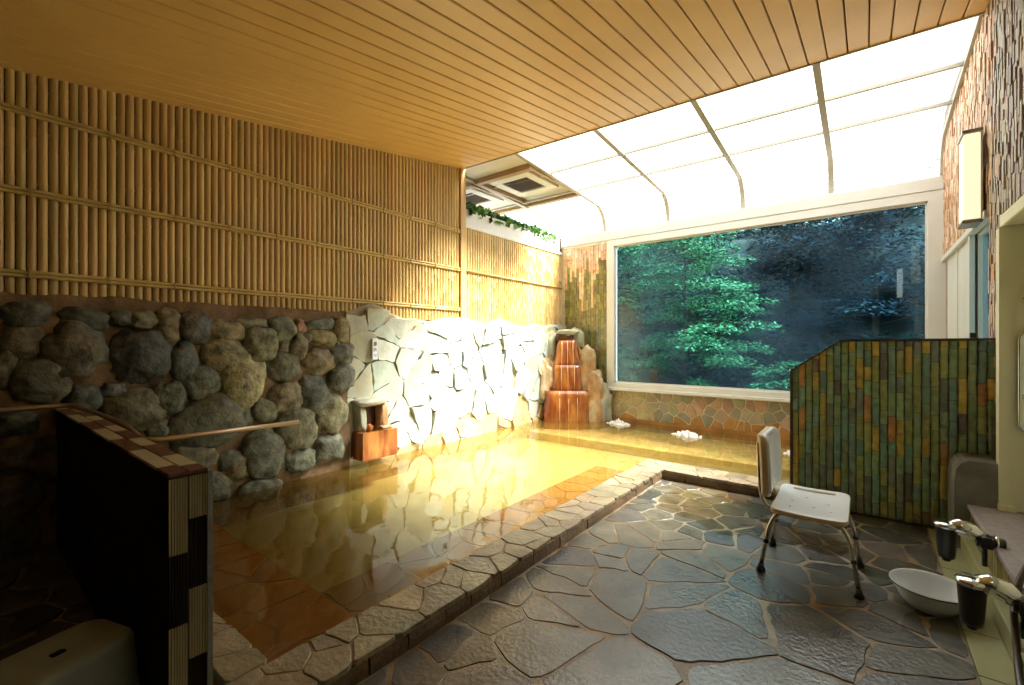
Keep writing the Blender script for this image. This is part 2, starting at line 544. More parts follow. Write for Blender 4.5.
def culms(y0, y1, zb, zt, w, seed):
    mb = MB()
    r = random.Random(seed)
    y = y0
    while y < y1 - w * 0.5:
        ww = w * r.uniform(0.93, 1.05)
        rad = ww * 0.47
        c = vary((0.66, 0.46, 0.18), r, 0.14, 0.05)
        top = zt(y + ww / 2)
        node = zb - r.uniform(0, 0.4)
        zs = [(zb, 1.0)]
        while node < top:
            if node > zb + 0.03 and node < top - 0.03:
                zs += [(node - 0.012, 0.985), (node - 0.004, 1.07), (node + 0.004, 1.07), (node + 0.010, 0.975)]
            node += r.uniform(0.28, 0.42)
        zs.append((top, 1.0))
        rows = []
        for z, s in zs:
            rows.append([(XL + math.sin(PI * k / 8) * rad * s * 0.95, y + ww / 2 - math.cos(PI * k / 8) * rad * s, z) for k in range(9)])
        mb.grid(rows, c, smooth=True)
        mb.face([rows[0][k] for k in range(9)][::-1], (c[0] * .6, c[1] * .6, c[2] * .6))
        y += ww
    return mb


culms(YB, YE - 0.05, 1.76, lambda y: ceil_z(y) + 0.01, 0.056, 5).build('bamboo_panel', M['bamboo'], wall_left)
culms(YE + 0.06, YW - 0.02, 1.72, lambda y: 3.18, 0.056, 6).build('bamboo_panel', M['bamboo'], wall_left)
for z in (1.94, 2.53, 3.10):
    mb = MB()
    r = random.Random(int(z * 100))
    for dz in (0.014, -0.014):
        pts, rad = [], []
        y = YB
        while y < YE - 0.06:
            pts += [(XL + 0.033, y, z + dz), (XL + 0.033, y + 0.012, z + dz), (XL + 0.033, y + 0.024, z + dz)]
            rad += [0.0135, 0.0165, 0.0135]
            y += r.uniform(0.22, 0.34)
        pts.append((XL + 0.033, YE - 0.05, z + dz)); rad.append(0.0135)
        mb.tube(pts, 0.013, (0.62, 0.45, 0.15), n=8, radii=rad)
    y = YB + 0.2
    while y < YE - 0.1:                                  # twine ties
        mb.box(XL + .012, XL + .052, y, y + 0.014, z - .03, z + .03, (0.46, 0.32, 0.12)); y += 0.43
    mb.build('bamboo_rail', M['bamboo'], wall_left)
mb = MB()
mb.tube([(XL + 0.033, YE + 0.05, 2.53), (XL + 0.033, YW - 0.03, 2.53)], 0.018, (0.62, 0.45, 0.15), n=8)
mb.build('bamboo_rail', M['bamboo'], wall_left)
mb = MB(); mb.box(XL - .02, XL + .055, YE - .05, YE + .05, 1.6, ceil_z(YE) + 0.02, bev=.008)
mb.build('corner_post', M['post'], wall_left)

# the mortared boulder face
XS = -4.68
def bumpy(y, z):
    return 0.05 * noise.noise(Vector((y * 3, z * 3, 1.7))) + 0.03 * noise.noise(Vector((y * 8, z * 8, 4.1)))
mb = MB()
rows = []
for i in range(0, 24):
    z = -0.55 + i * (1.80 + 0.55) / 23
    rows.append([(XS + 0.065 + bumpy(y, z) + (0.03 if i < 22 else -0.03), y, z + (0.03 * noise.noise(Vector((y * 4, 0, 0))) if i > 20 else 0))
                 for y in np.linspace(YB, 2.84, 110)])
rows.append([(XL - 0.02, y, 1.80 + 0.03 * noise.noise(Vector((y * 4, 0, 0)))) for y in np.linspace(YB, 2.84, 110)])
mb.grid(rows, smooth=True)
mb.build('boulder_mortar', M['mortar'], wall_left)

BOULDERS = [(0.36, 1.64, 0.121, 0.089), (0.66, 1.63, 0.135, 0.074), (0.35, 1.46, 0.107, 0.116), (0.44, 1.2, 0.146, 0.161), (0.26, 1.29, 0.053, 0.16), (0.61, 1.38, 0.17, 0.20), (0.98, 1.34, 0.176, 0.22), (0.87, 1.64, 0.077, 0.062), (1.0, 1.63, 0.101, 0.072), (1.17, 1.57, 0.088, 0.149), (1.36, 1.58, 0.133, 0.129), (1.28, 1.29, 0.114, 0.161), (1.61, 1.55, 0.155, 0.099), (1.57, 1.33, 0.184, 0.152), (1.4, 1.11, 0.15, 0.139), (1.19, 1.0, 0.116, 0.141), (0.65, 1.03, 0.102, 0.11), (0.81, 1.08, 0.081, 0.061), (0.95, 0.91, 0.204, 0.15), (1.46, 0.74, 0.31, 0.20), (1.74, 1.09, 0.189, 0.235), (1.11, 0.72, 0.093, 0.082), (0.32, 0.69, 0.1, 0.122), (0.32, 0.89, 0.105, 0.081), (1.34, 0.45, 0.183, 0.111), (1.64, 0.34, 0.123, 0.109), (1.82, 1.63, 0.15, 0.056), (2.09, 1.58, 0.136, 0.119), (2.28, 1.61, 0.062, 0.072), (2.51, 1.64, 0.157, 0.064), (2.52, 1.5, 0.18, 0.085), (2.75, 1.59, 0.097, 0.144), (1.9, 1.42, 0.155, 0.172), (2.11, 1.41, 0.059, 0.079), (2.27, 1.41, 0.093, 0.143), (2.75, 1.33, 0.146, 0.121), (2.48, 1.24, 0.178, 0.137), (2.12, 1.2, 0.167, 0.139), (2.41, 1.02, 0.141, 0.094), (2.75, 1.06, 0.158, 0.144), (2.14, 0.91, 0.168, 0.149), (2.45, 0.85, 0.165, 0.168), (1.93, 0.8, 0.128, 0.115), (1.74, 0.77, 0.09, 0.12), (2.25, 0.57, 0.196, 0.203), (2.62, 0.66, 0.186, 0.205), (1.93, 0.36, 0.193, 0.23), (2.28, 0.24, 0.166, 0.123), (2.6, 0.32, 0.162, 0.162), (1.69, 0.29, 0.109, 0.128), (0.3, 0.39, 0.136, 0.135), (0.3, 0.09, 0.136, 0.169), (2.35, 1.5, 0.064, 0.052), (2.68, 1.43, 0.059, 0.055), (0.52, 0.62, 0.152, 0.157), (0.79, 0.6, 0.144, 0.152), (0.73, 0.27, 0.224, 0.225), (1.05, 0.42, 0.16, 0.17), (1.1, 0.12, 0.17, 0.15), (1.45, 0.16, 0.2, 0.14), (1.9, 0.03, 0.2, 0.1), (0.03, 1.5, 0.17, 0.17), (-0.02, 1.08, 0.2, 0.2), (0.02, 0.6, 0.2, 0.2), (-0.05, 0.2, 0.22, 0.2)]
r = random.Random(21)
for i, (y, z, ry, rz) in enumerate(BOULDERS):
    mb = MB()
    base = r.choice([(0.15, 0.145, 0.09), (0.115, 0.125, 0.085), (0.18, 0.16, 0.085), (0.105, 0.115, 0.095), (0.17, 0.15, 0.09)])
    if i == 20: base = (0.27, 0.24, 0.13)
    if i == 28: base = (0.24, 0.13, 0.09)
    if y < 1.0: base = tuple(c * 0.75 for c in base)  # light falloff painted into the colour: darker away from the roof glazing
    elif y > 1.5: base = tuple(c * 1.3 for c in base)  # same painted falloff: paler towards the roof glazing
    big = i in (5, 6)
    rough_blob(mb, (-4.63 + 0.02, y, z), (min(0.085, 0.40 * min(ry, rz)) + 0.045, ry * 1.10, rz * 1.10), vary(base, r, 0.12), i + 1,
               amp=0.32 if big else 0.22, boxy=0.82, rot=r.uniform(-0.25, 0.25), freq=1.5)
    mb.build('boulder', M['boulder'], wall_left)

# the flat stone face, from the pouring spout to the corner
def ztop(y):
    return 1.80 + 0.10 * math.exp(-((y - 3.15) / .35) ** 2) + 0.10 * noise.noise(Vector((y * 2.1, 5.5, 0))) + 0.03 * noise.noise(Vector((y * 7, 2.5, 0)))
mb = MB(); ms = MB()
Y0, Y1 = 2.82, YW
ys = np.linspace(Y0, Y1, 60)
rows = [[(XS + 0.01, y, -0.55) for y in ys], [(XS + 0.01, y, 0.6) for y in ys], [(XS + 0.01, y, ztop(y) - 0.05) for y in ys],
        [(XS - 0.03, y, ztop(y) - 0.01) for y in ys], [(XL - .02, y, ztop(y) - 0.01) for y in ys]]
mb.grid(rows, smooth=False)
mb.build('flagstone_mortar', M['wallmortar'], wall_left)
r = random.Random(12)
for i, (c, poly) in enumerate(cells(Y1 - Y0, 1.98, 0.27, 0.010, 44, lambda u, v: .72, .55)):
    yy = Y0 + c[0]
    zt = ztop(yy)
    poly = [(p[0], min(p[1], zt + 0.04)) for p in poly]
    if c[1] - 0.1 > zt - 0.02:
        continue
    a = [p[1] for p in poly]
    if max(a) - min(a) < 0.04:
        continue
    col = vary(r.choice([(0.40, 0.45, 0.38), (0.46, 0.48, 0.39), (0.35, 0.41, 0.37), (0.48, 0.49, 0.42)]), r, 0.10)
    if c[1] < 0.32:
        col = (0.40, 0.29, 0.14)
    stone(ms, poly, lambda u, v, n: (XS + 0.01 + n, Y0 + u, -0.12 + v), r.uniform(0.030, 0.058), col, i, wob=0.030, bev=0.005, tilt=0.14, cut=.05)
ms.build('flagstone_facing', M['flagwall'], wall_left)

# window wall: mosaic stone below the sill, tiled pier beside the glass
wall_back = S(empty('wall_back'))
wall_back['label'] = 'window wall with stone mosaic below the sill and a tiled pier'
mb = MB()
mb.box(XL - .1, XR + .1, YW, YW + .14, -0.6, 0.62)
mb.box(XL - .1, -3.72, YW, YW + .14, 0.62, 3.30)
mb.build('base', M['smallmortar'], wall_back)
ms = MB()
r = random.Random(9)
cols = [(0.32, 0.26, 0.17), (0.36, 0.23, 0.16), (0.27, 0.25, 0.17), (0.42, 0.25, 0.16), (0.25, 0.22, 0.15), (0.35, 0.32, 0.20)]
for i, (c, poly) in enumerate(cells(4.80, 0.50, 0.155, 0.020, 17)):
    col = vary(r.choice(cols), r, 0.15)
    if c[0] < 1.15:
        col = vary((0.42, 0.33, 0.16), r, 0.12)
    if c[1] < 0.09:
        col = vary((0.36, 0.17, 0.04), r, 0.1)
    stone(ms, poly, lambda u, v, n: (-4.05 + u, YW - n, 0.075 + v), 0.012, col, i + 300, wob=0.008, bev=0.004)
ms.build('stone_mosaic', M['smallstone'], wall_back)
mb = MB(); mb.box(XL + .1, XR - 0.01, YW - 0.03, YW, -0.05, 0.085)
mb.build('stained_footing', mat('stained_footing', (0.36, 0.16, 0.035), rough=0.4, nscale=4, namp=0.4), wall_back)
mt = MB()
r = random.Random(31)
x = XL + 0.10
ci = 0
while x < -3.76:
    w = 0.052
    lim = 2.72 + 0.26 * noise.noise(Vector((ci * 0.9, 3.3, 0))) + r.uniform(-0.15, 0.28)
    if ci in (6, 7, 11): lim -= 0.55
    z = 0.08
    while z < 3.28:
        h = r.uniform(0.09, 0.2)
        up = z + h / 2 > lim
        col = vary(r.choice([(0.58, 0.36, 0.22), (0.64, 0.42, 0.28), (0.60, 0.34, 0.20), (0.66, 0.47, 0.33)]) if up else
                   r.choice([(0.19, 0.18, 0.05), (0.24, 0.22, 0.06), (0.15, 0.15, 0.05), (0.20, 0.16, 0.05), (0.13, 0.13, 0.06)]), r, 0.15)
        z1 = min(z + h, 3.28)
        mt.box(x + .002, x + w - .002, YW - r.uniform(0.010, 0.022), YW, z + .002, z1 - .002, col, bev=.003)
        z = z1
    x += w
    ci += 1
mt.build('pier_tiles', M['tile'], wall_back)

# main window
window_1 = S(empty('window_1'))
window_1['label'] = 'wide white framed picture window looking on to trees'
GX0, GX1, GZ0, GZ1 = -3.60, 0.62, 0.72, 3.21
mb = MB()
for (x0, x1, z0, z1) in ((-3.74, GX0, 0.60, 3.33), (GX1, XR + .02, 0.60, 3.33), (GX0, GX1, 0.60, GZ0), (GX0, GX1, GZ1, 3.33)):
    mb.box(x0, x1, YW - .04, YW + .10, z0, z1, bev=.006)
mb.box(-3.77, XR + .02, YW - .10, YW - .035, 0.585, 0.635, bev=.006)
mb.box(XL - .1, XR + .04, YW - .05, YW + .12, 3.33, 3.50, bev=.008)
for (x0, x1, z0, z1) in ((GX0, GX0 + .022, GZ0, GZ1), (GX1 - .022, GX1, GZ0, GZ1), (GX0, GX1, GZ0, GZ0 + .022), (GX0, GX1, GZ1 - .022, GZ1)):
    mb.box(x0, x1, YW + .0, YW + .03, z0, z1)
mb.build('window_frame', M['white'], window_1)
mb = MB(); mb.box(GX0, GX1, YW + .055, YW + .063, GZ0, GZ1)
mb.build('pane', M['glass'], window_1)

# roof glazing: ribs, purlins and sheets
def prof(t, x):
    """Height profile of the glazed roof, from the ceiling edge (t=0) to the window head (t=1)."""
    ya = edge_y(x) + 0.01
    za = ceil_z(ya) + 0.05
    if t < 0.80:
        k = t / 0.80
        return (ya + (7.20 - ya) * k, za + (3.97 - za) * k)
    k = (t - 0.80) / 0.20 * PI / 2
    return (7.20 + 0.42 * math.sin(k), 3.97 - 0.46 * (1 - math.cos(k)))
TS = [0, .2, .4, .6, .8] + [0.8 + 0.2 * k / 8 for k in range(1, 9)]
roof = S(empty('roof_glazing'))
roof['label'] = 'curved translucent lean-to roof on cream ribs'
RIBS = [-6.10, -4.93, -3.77, -2.60, -1.46, -0.36, XR - 0.02]
for i, x in enumerate(RIBS):
    mb = MB()
    w, d = (0.032, 0.06)
    rows = []
    for t in TS:
        y, z = prof(t, x)
        y2, z2 = prof(min(1, t + .01), x); y1, z1 = prof(max(0, t - .01), x)
        nrm = Vector((0, -(z2 - z1), (y2 - y1))).normalized()
        if nrm.z < 0: nrm = -nrm
        a = Vector((0, y, z)); b = a - Vector((0, nrm.y, nrm.z)) * d
        rows.append([(x - w, a.y, a.z), (x - w, b.y, b.z), (x + w, b.y, b.z), (x + w, a.y, a.z)])
    mb.grid(rows, closed=True, smooth=False, cap0=True, cap1=True)
    mb.build('rib', M['rib'], roof)
for t in (0.295, 0.575):
    mb = MB()
    pts = []
    for x in (RIBS[0], RIBS[-1]):
        y, z = prof(t, x)
        pts.append((x, y, z))
    rows = [[(p[0], p[1] - .018, p[2] - .035), (p[0], p[1] + .018, p[2] - .035), (p[0], p[1] + .018, p[2]), (p[0], p[1] - .018, p[2])] for p in pts]
    mb.grid(rows, closed=True, smooth=False, cap0=True, cap1=True)
    mb.build('purlin', M['rib'], roof)
for i in range(len(RIBS) - 1):
    mb = MB()
    vent = i < 2
    ts = [t for t in TS if t >= 0.575 or not vent]
    if vent: ts = [0.60] + [t for t in ts if t > 0.61]
    rows = []
    for t in ts:
        rows.append([(x, prof(t, x)[0], prof(t, x)[1] + 0.004) for x in (RIBS[i], RIBS[i + 1])])
    mb.grid(rows, smooth=True)
    mb.build('glazing_sheet', M['poly'], roof)
# gable beyond the bamboo wall
mb = MB()
mb.face([(RIBS[0], 4.7, 3.0), (RIBS[0], YW, 3.0), (RIBS[0], YW, 3.5), (RIBS[0], 7.2, 3.97), (RIBS[0], 4.7, 4.1)])
mb.face([(RIBS[0], YW + .02, 3.0), (XL - .1, YW + .02, 3.0), (XL - .1, YW + .02, 3.52), (RIBS[0], YW + .02, 3.52)])
mb.build('gable_sheet', M['poly'], roof)
mb = MB(); mb.box(RIBS[0], XL - .12, 4.70, YW + .05, 2.9, 3.0)
mb.build('ledge', M['planter'], roof)
mb = MB(); mb.box(RIBS[0], XL - .12, 4.66, 4.72, 2.9, 4.2)
mb.build('ledge_end', M['plaster'], roof)
# dark drip edge along the boards
mb = MB()
rows = [[(x, edge_y(x) - .005, ceil_z(edge_y(x)) - .012), (x, edge_y(x) + .012, ceil_z(edge_y(x)) - .012), (x, edge_y(x) + .012, ceil_z(edge_y(x)) + .10), (x, edge_y(x) - .005, ceil_z(edge_y(x)) + .10)] for x in (XL - .02, XR + .05)]
mb.grid(rows, closed=True, smooth=False, cap0=True, cap1=True)
mb.build('drip_edge', M['rib'], roof)

# two ventilation panels set in the roof beyond the planter
def vent_panel(x0, x1, label):
    t = empty('ventilation_panel', ((x0 + x1) / 2, 5.85, 4.0), label=label, category='ventilator', group='ventilators in the glazed roof')
    w = (x1 - x0) / 2 - 0.035
    def bx(m, a, b, c, d, z0, z1, name, bev=0.0, parent=t):
        q = MB(); q.box(a, b, c, d, z0, z1, bev=bev); return q.build(name, m, parent)
    bx(M['vent'], -w, w, -1.0, 0.88, 0.05, 0.07, 'backing_panel')
    fr = MB()
    fr.box(-w, w, -0.60, -0.52, -0.03, 0.05); fr.box(-w, w, 0.80, 0.90, -0.05, 0.05)
    fr.box(-w, -w + .05, -0.52, 0.80, -0.02, 0.05); fr.box(w - .05, w, -0.52, 0.80, -0.02, 0.05)
    fr.build('frame', M['beam'], t)
    cw, c0, c1 = 0.245, -0.28, 0.26
    f2 = MB()
    f2.box(-cw - .15, cw + .15, c0 - .16, c0, 0.0, 0.05, bev=.006); f2.box(-cw - .15, cw + .15, c1, c1 + .16, 0.0, 0.05, bev=.006)
    f2.box(-cw - .15, -cw, c0, c1, 0.0, 0.05, bev=.006); f2.box(cw, cw + .15, c0, c1, 0.0, 0.05, bev=.006)
    f2.build('grille_surround', M['vent'], t)
    g = MB()
    g.box(-cw, cw, c0, c1, 0.035, 0.045)
    for k in range(11):
        y = c0 + 0.02 + k * (c1 - c0 - 0.03) / 11
        g.box(-cw, cw, y, y + .018, 0.008, 0.03, (0.9, 0.9, 0.9))
    g.build('grille', M['ventdark'], t)
    return t
vent_panel(RIBS[1], RIBS[2], 'square brown ventilator grille in a beige roof panel, the one nearer the picture window')
vent_panel(RIBS[0], RIBS[1], 'square brown ventilator grille partly hidden behind the ivy planter and bamboo wall')

# right wall
wall_right = S(empty('wall_right'))
wall_right['label'] = 'right wall of split-face tile over a cream washing alcove'
mb = MB()
mb.box(XR, XR + .12, 4.45, 5.02, -.1, 4.3)                 # pier between alcove and side window
mb.box(XR, XR + .12, 5.02, YW + .1, 2.46, 4.3)             # over the side window
mb.box(XR, XR + .12, 5.78, YW + .1, -.4, 2.46)
mb.box(XR, XR + .12, 5.02, 5.78, -.4, 1.0)
mb.box(XR - .02, XR + .12, YB, 4.45, 2.32, 4.2)            # over the alcove
mb.build('base', M['splitback'], wall_right)
mt = MB()
r = random.Random(77)
y = 1.6
while y < YW - .05:
    w = r.uniform(0.03, 0.045)
    front = y < 4.45
    z0 = 2.33 if front else (2.47 if y > 5.0 else 1.0)
    xb = XR - .02 if front else XR
    z = z0 - (0 if front else r.uniform(0, .04))
    ztp = min(4.15, ceil_z(min(y, 5.1)) + .03)
    while z < ztp:
        h = r.uniform(0.06, 0.20)
        fo = noise.noise(Vector((y * 1.2, z * 1.2, 9))) * 0.4 + (y - 5.0) * 0.9
        c = r.choice([(0.62, 0.38, 0.22), (0.58, 0.44, 0.33), (0.66, 0.50, 0.38), (0.48, 0.26, 0.14)]) if fo > r.uniform(-.35, .1) else \
            r.choice([(0.38, 0.32, 0.27), (0.45, 0.39, 0.34), (0.32, 0.28, 0.26), (0.42, 0.33, 0.24), (0.33, 0.29, 0.30), (0.50, 0.45, 0.38)])
        z1 = min(z + h, ztp)
        mt.box(xb - r.uniform(0.014, 0.030), xb, y + .0002, y + w - .0002, z + .0003, z1 - .0003, vary(c, r, 0.15), bev=.004)
        z = z1
    y += w
mt.build('split_tiles', M['split'], wall_right)
mb = MB()
mb.box(XR - .012, XR, 5.80, YW - .3, 0.3, 2.46, bev=.004)   # white boarding in the far corner
mb.box(XR - .035, XR, 5.74, 5.82, 0.3, 2.46, bev=.005)
mb.box(XR - .05, XR + .01, 5.0, YW - .15, 2.42, 2.48, bev=.006)
mb.box(XR - .02, XR + .02, 6.55, 6.60, 0.3, 2.46, bev=.004)
mb.build('white_boarding', M['white'], wall_right)
# cream alcove over the washing counter
AX, AY = XR - .05, 4.44
mb = MB()
mb.box(AX, 1.30, AY, AY + .05, 0.30, 2.32)                  # end panel facing the room
mb.box(AX + .16, AX + .165, AY - .004, AY, 0.32, 2.22)
mb.box(1.16, 1.22, YB, AY, 0.30, 2.32)                      # back panel
mb.box(AX, 1.22, YB, AY, 2.235, 2.32, bev=.006)             # head
mb.box(AX - .015, AX + .03, AY - .02, AY + .07, 0.33, 2.235, bev=.008)  # edge post
mb.box(AX - .02, AX + .06, AY - .05, AY + .06, 0.315, 0.36, bev=.006)
mb.build('alcove_lining', M['cream'], wall_right)

window_2 = S(empty('window_2'))
window_2['label'] = 'narrow side window behind the green tiled partition'
mb = MB()
for (y0, y1, z0, z1) in ((5.02, 5.06, 1.0, 2.46), (5.74, 5.78, 1.0, 2.46), (5.06, 5.74, 1.0, 1.05), (5.06, 5.74, 2.41, 2.46)):
    mb.box(XR + .02, XR + .09, y0, y1, z0, z1)
mb.build('window_frame', M['white'], window_2)
mb = MB(); mb.box(XR + .05, XR + .056, 5.06, 5.74, 1.05, 2.41)
mb.build('pane', M['glass'], window_2)

# ------------------------------------------------------------------ floor, bath and curb
floor = S(empty('floor'))
floor['label'] = 'wet floor of dark crazy paving'
mb = MB()
mb.box(-1.78, 0.40, 0.72, 4.80, -0.12, -0.012)
mb.box(-4.75, 0.40, YB, 0.72, -0.12, -0.012)
mb.build('floor_joints', M['grout'], floor)
FX0, FY0, FW, FH = -1.70, -0.3, 2.09, 5.10
def dens(u, v):
    X, Y = FX0 + u, FY0 + v
    return 1.0 if X < -1.15 or Y > 3.2 else (0.22 if Y < 2.6 else 0.55)
ms = MB()
r = random.Random(5)
for i, (c, poly) in enumerate(cells(FW, FH, 0.225, 0.020, 8, dens, 0.45)):
    X, Y = FX0 + c[0], FY0 + c[1]
    col = vary(r.choice([(0.085, 0.082, 0.075), (0.10, 0.094, 0.082), (0.115, 0.105, 0.09), (0.072, 0.071, 0.07)]), r, 0.2)
    st = max(0.0, min(1.0, 0.5 - abs(X + 1.25) * 1.1 + 0.5 * noise.noise(Vector((X * 2, Y * 2, 0)))))
    if Y > 1.5: col = tuple(a * (1 - st) + b * st for a, b in zip(col, (0.24, 0.18, 0.085)))
    stone(ms, poly, lambda u, v, n: (FX0 + u, FY0 + v, -0.014 + n), 0.006 + r.uniform(-.002, .002), col, i + 900, wob=0.022, bev=0.003, tilt=.003)
for i, (c, poly) in enumerate(cells(3.05, 3.1, 0.3, 0.02, 18)):
    col = vary((0.085, 0.085, 0.08), r, 0.2)
    stone(ms, poly, lambda u, v, n: (-4.75 + u, -2.4 + v, -0.014 + n), 0.016, col, i + 1900, wob=0.02, bev=0.006)
ms.build('paving_stones', M['floor'], floor)

def puddle(cx, cy, rx, ry, seed):
    q = MB()
    n = 72
    o = []
    for k in range(n):
        a = 2 * PI * k / n
        d = 1 + .75 * noise.noise(Vector((math.cos(a) * 1.4, math.sin(a) * 1.4, seed * 3.1))) + .25 * noise.noise(Vector((math.cos(a) * 5, math.sin(a) * 5, seed)))
        o.append((cx + rx * d * math.cos(a), cy + ry * d * math.sin(a), -0.0035))
    q.face(o)
    q.build('wet_sheet', M['film'], floor, kind='stuff')
puddle(-1.05, 4.25, .52, .40, 1)
puddle(-0.45, 3.95, .30, .25, 3)

PX0, PX1, PY0, PY1 = -4.72, -2.0, 0.86, 5.10                 # the bath is an L around the washing floor
pool = S(empty('pool_basin'))
pool['label'] = 'sunken bath with stone steps under the water'
mb = MB()
mb.box(-4.75, 0.85, 0.8, YW, -0.75, -0.23)
mb.build('basin_floor', M['pooldeep'], pool)
r = random.Random(4)
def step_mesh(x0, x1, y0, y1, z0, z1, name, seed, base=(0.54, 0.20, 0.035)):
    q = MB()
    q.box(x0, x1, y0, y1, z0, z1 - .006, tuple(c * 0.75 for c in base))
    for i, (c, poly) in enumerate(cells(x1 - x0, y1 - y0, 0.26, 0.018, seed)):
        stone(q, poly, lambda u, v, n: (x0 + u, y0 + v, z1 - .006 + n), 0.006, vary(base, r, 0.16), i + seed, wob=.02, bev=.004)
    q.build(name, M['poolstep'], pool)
ZS = -0.10
step_mesh(-4.70, -2.0, 0.86, 1.45, -0.56, ZS, 'near_step', 61)
step_mesh(-2.66, -2.0, 1.45, 5.10, -0.56, ZS, 'side_step', 62, (0.35, 0.18, 0.06))
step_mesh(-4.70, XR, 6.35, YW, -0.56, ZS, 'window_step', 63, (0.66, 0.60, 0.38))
mb = MB()
mb.box(-2.0, -1.74, 0.86, 5.10, -0.56, -0.02); mb.box(-1.75, XR + .05, 4.84, 5.10, -0.56, -0.02); mb.box(-4.75, -1.9, 0.70, 0.86, -0.56, -0.02)
mb.build('basin_side', M['poolstep'] if False else mat('basin_side', (0.30, 0.12, 0.03), rough=0.6, nscale=6, namp=0.3), pool)

water = MB()
water.face([(-4.75, 0.86, ZW), (-2.0, 0.86, ZW), (-2.0, 5.10, ZW), (-4.75, 5.10, ZW)])
water.face([(-4.75, 5.10, ZW), (-2.0, 5.10, ZW), (XR + .02, 5.10, ZW), (XR + .02, YW, ZW), (-4.75, YW, ZW)])
water.build('bath_water', M['water'], kind='stuff', category='water', label='clear amber spring water filling the sunken bath')

curb = S(empty('trim_1'))
curb['label'] = 'low stone curb around the bath'
mb = MB()
mb.box(-1.985, -1.72, 0.70, 5.085, -0.06, 0.084, bev=.01)
mb.box(-1.74, -0.50, 4.775, 5.085, -0.06, 0.084, bev=.01)
mb.box(-0.55, XR, 4.86, 5.085, -0.06, 0.084, bev=.01)
mb.box(-4.72, -1.97, 0.70, 0.845, -0.06, 0.084, bev=.01)
mb.build('curb_core', M['curbjoint'], curb)
def curb_run(x0, y0, w, h, seed, flip=False, size=0.165, base=None):
    q = MB()
    rr = random.Random(seed)
    for i, (c, poly) in enumerate(cells(w, h, size, 0.008, seed, None, 0.5)):
        col = vary(rr.choice([(0.27, 0.215, 0.135), (0.30, 0.24, 0.15), (0.24, 0.195, 0.125), (0.32, 0.25, 0.15)]), rr, 0.12)
        stone(q, poly, lambda u, v, n: (x0 + u, y0 + v, 0.066 + n), rr.uniform(.023, .027), col, i + seed, wob=.012, bev=.004, tilt=.012)
    q.build('curb_stones', M['curb'], curb)
curb_run(-2.0, 0.60, 0.30, 4.50, 71)
curb_run(-1.70, 4.755, 1.18, 0.345, 72)
curb_run(-0.50, 4.96, 1.26, 0.14, 74)
curb_run(-4.72, 0.69, 2.72, 0.17, 73)
mb = MB()
rr = random.Random(8)
for (a0, a1, fn) in ((0.6, 4.76, lambda t, n, z: (-1.72 + n, t, z)), (-1.70, -0.52, lambda t, n, z: (t, 4.775 - n, z))):
    a = a0
    while a < a1 - .03:
        L = min(rr.uniform(.18, .34), a1 - a)
        n = rr.uniform(.012, .024)
        c = vary((0.15, 0.095, 0.05), rr, .25)
        rows = []
        for k in range(5):
            t = a + .004 + (L - .008) * k / 4
            nn = n + .006 * noise.noise(Vector((t * 20, a, 1)))
            rows.append([fn(t, -.01, -.012), fn(t, nn * .8, -.012), fn(t, nn, .03), fn(t, nn * .7, .066), fn(t, -.01, .068)])
        mb.grid(rows, c, smooth=False, cap0=True, cap1=True)
        a += L
mb.build('curb_facing', M['curb'], curb)

# gutter, riser and washing counter on the right
mb = MB()
mb.box(0.39, 0.54, YB, 4.78, -0.10, -0.012)
for k in range(18):
    mb.box(0.392, 0.528, YB + k * .4 + .004, min(4.78, YB + k * .4 + .396), -0.012, -0.004)
S(mb.build('trim_2', M['lime']))
counter = empty('washing_counter', (0.6, 2.5, 0.0), label='low grey stone washing counter on a ribbed tile front along the right wall', category='counter')
ox, oy = 0.6, 2.5
mb = MB(); mb.box(0.53 - ox, 1.2 - ox, YB - oy + .01, 4.42 - oy, -0.01, 0.11, bev=.006)
mb.build('riser', M['lime'], counter)
mb = MB()
r = random.Random(52)
y = 0.0
mb.box(0.60 - ox, 1.15 - ox, YB - oy + .01, 4.42 - oy, 0.10, 0.285, (0.05, 0.045, 0.02))
while y < 4.40:
    c = vary(r.choice([(0.34, 0.29, 0.09), (0.24, 0.20, 0.07), (0.09, 0.08, 0.04), (0.40, 0.33, 0.12), (0.13, 0.10, 0.05)]), r, .15)
    w = 0.018
    mb.box(0.578 - ox, 0.605 - ox, y - oy, y - oy + w - .004, 0.112, 0.285, c, bev=.003)
    y += w
mb.build('ribbed_front', M['tile'], counter)
mb = MB(); mb.box(0.565 - ox, 1.16 - ox, YB - oy + .01, 4.435 - oy, 0.285, 0.322, bev=.006)
mb.build('slab', M['slab'], counter)
mb = MB()
rows = []
for (yy, dx) in ((4.44, 0), (4.765, 0)):
    rows.append([(0.50, yy, -0.01), (0.50, yy, 0.48), (0.51, yy, 0.55), (0.535, yy, 0.60), (0.57, yy, 0.62), (0.72, yy, 0.62), (0.72, yy, -0.01)])
rows[0] = [(p[0], p[1], p[2] - .0) for p in rows[0]]
mb.grid([[(p[0] - ox, p[1] - oy, p[2]) for p in q] for q in rows], closed=True, smooth=False, cap0=True, cap1=True)
mb.build('end_block', M['cement'], counter)

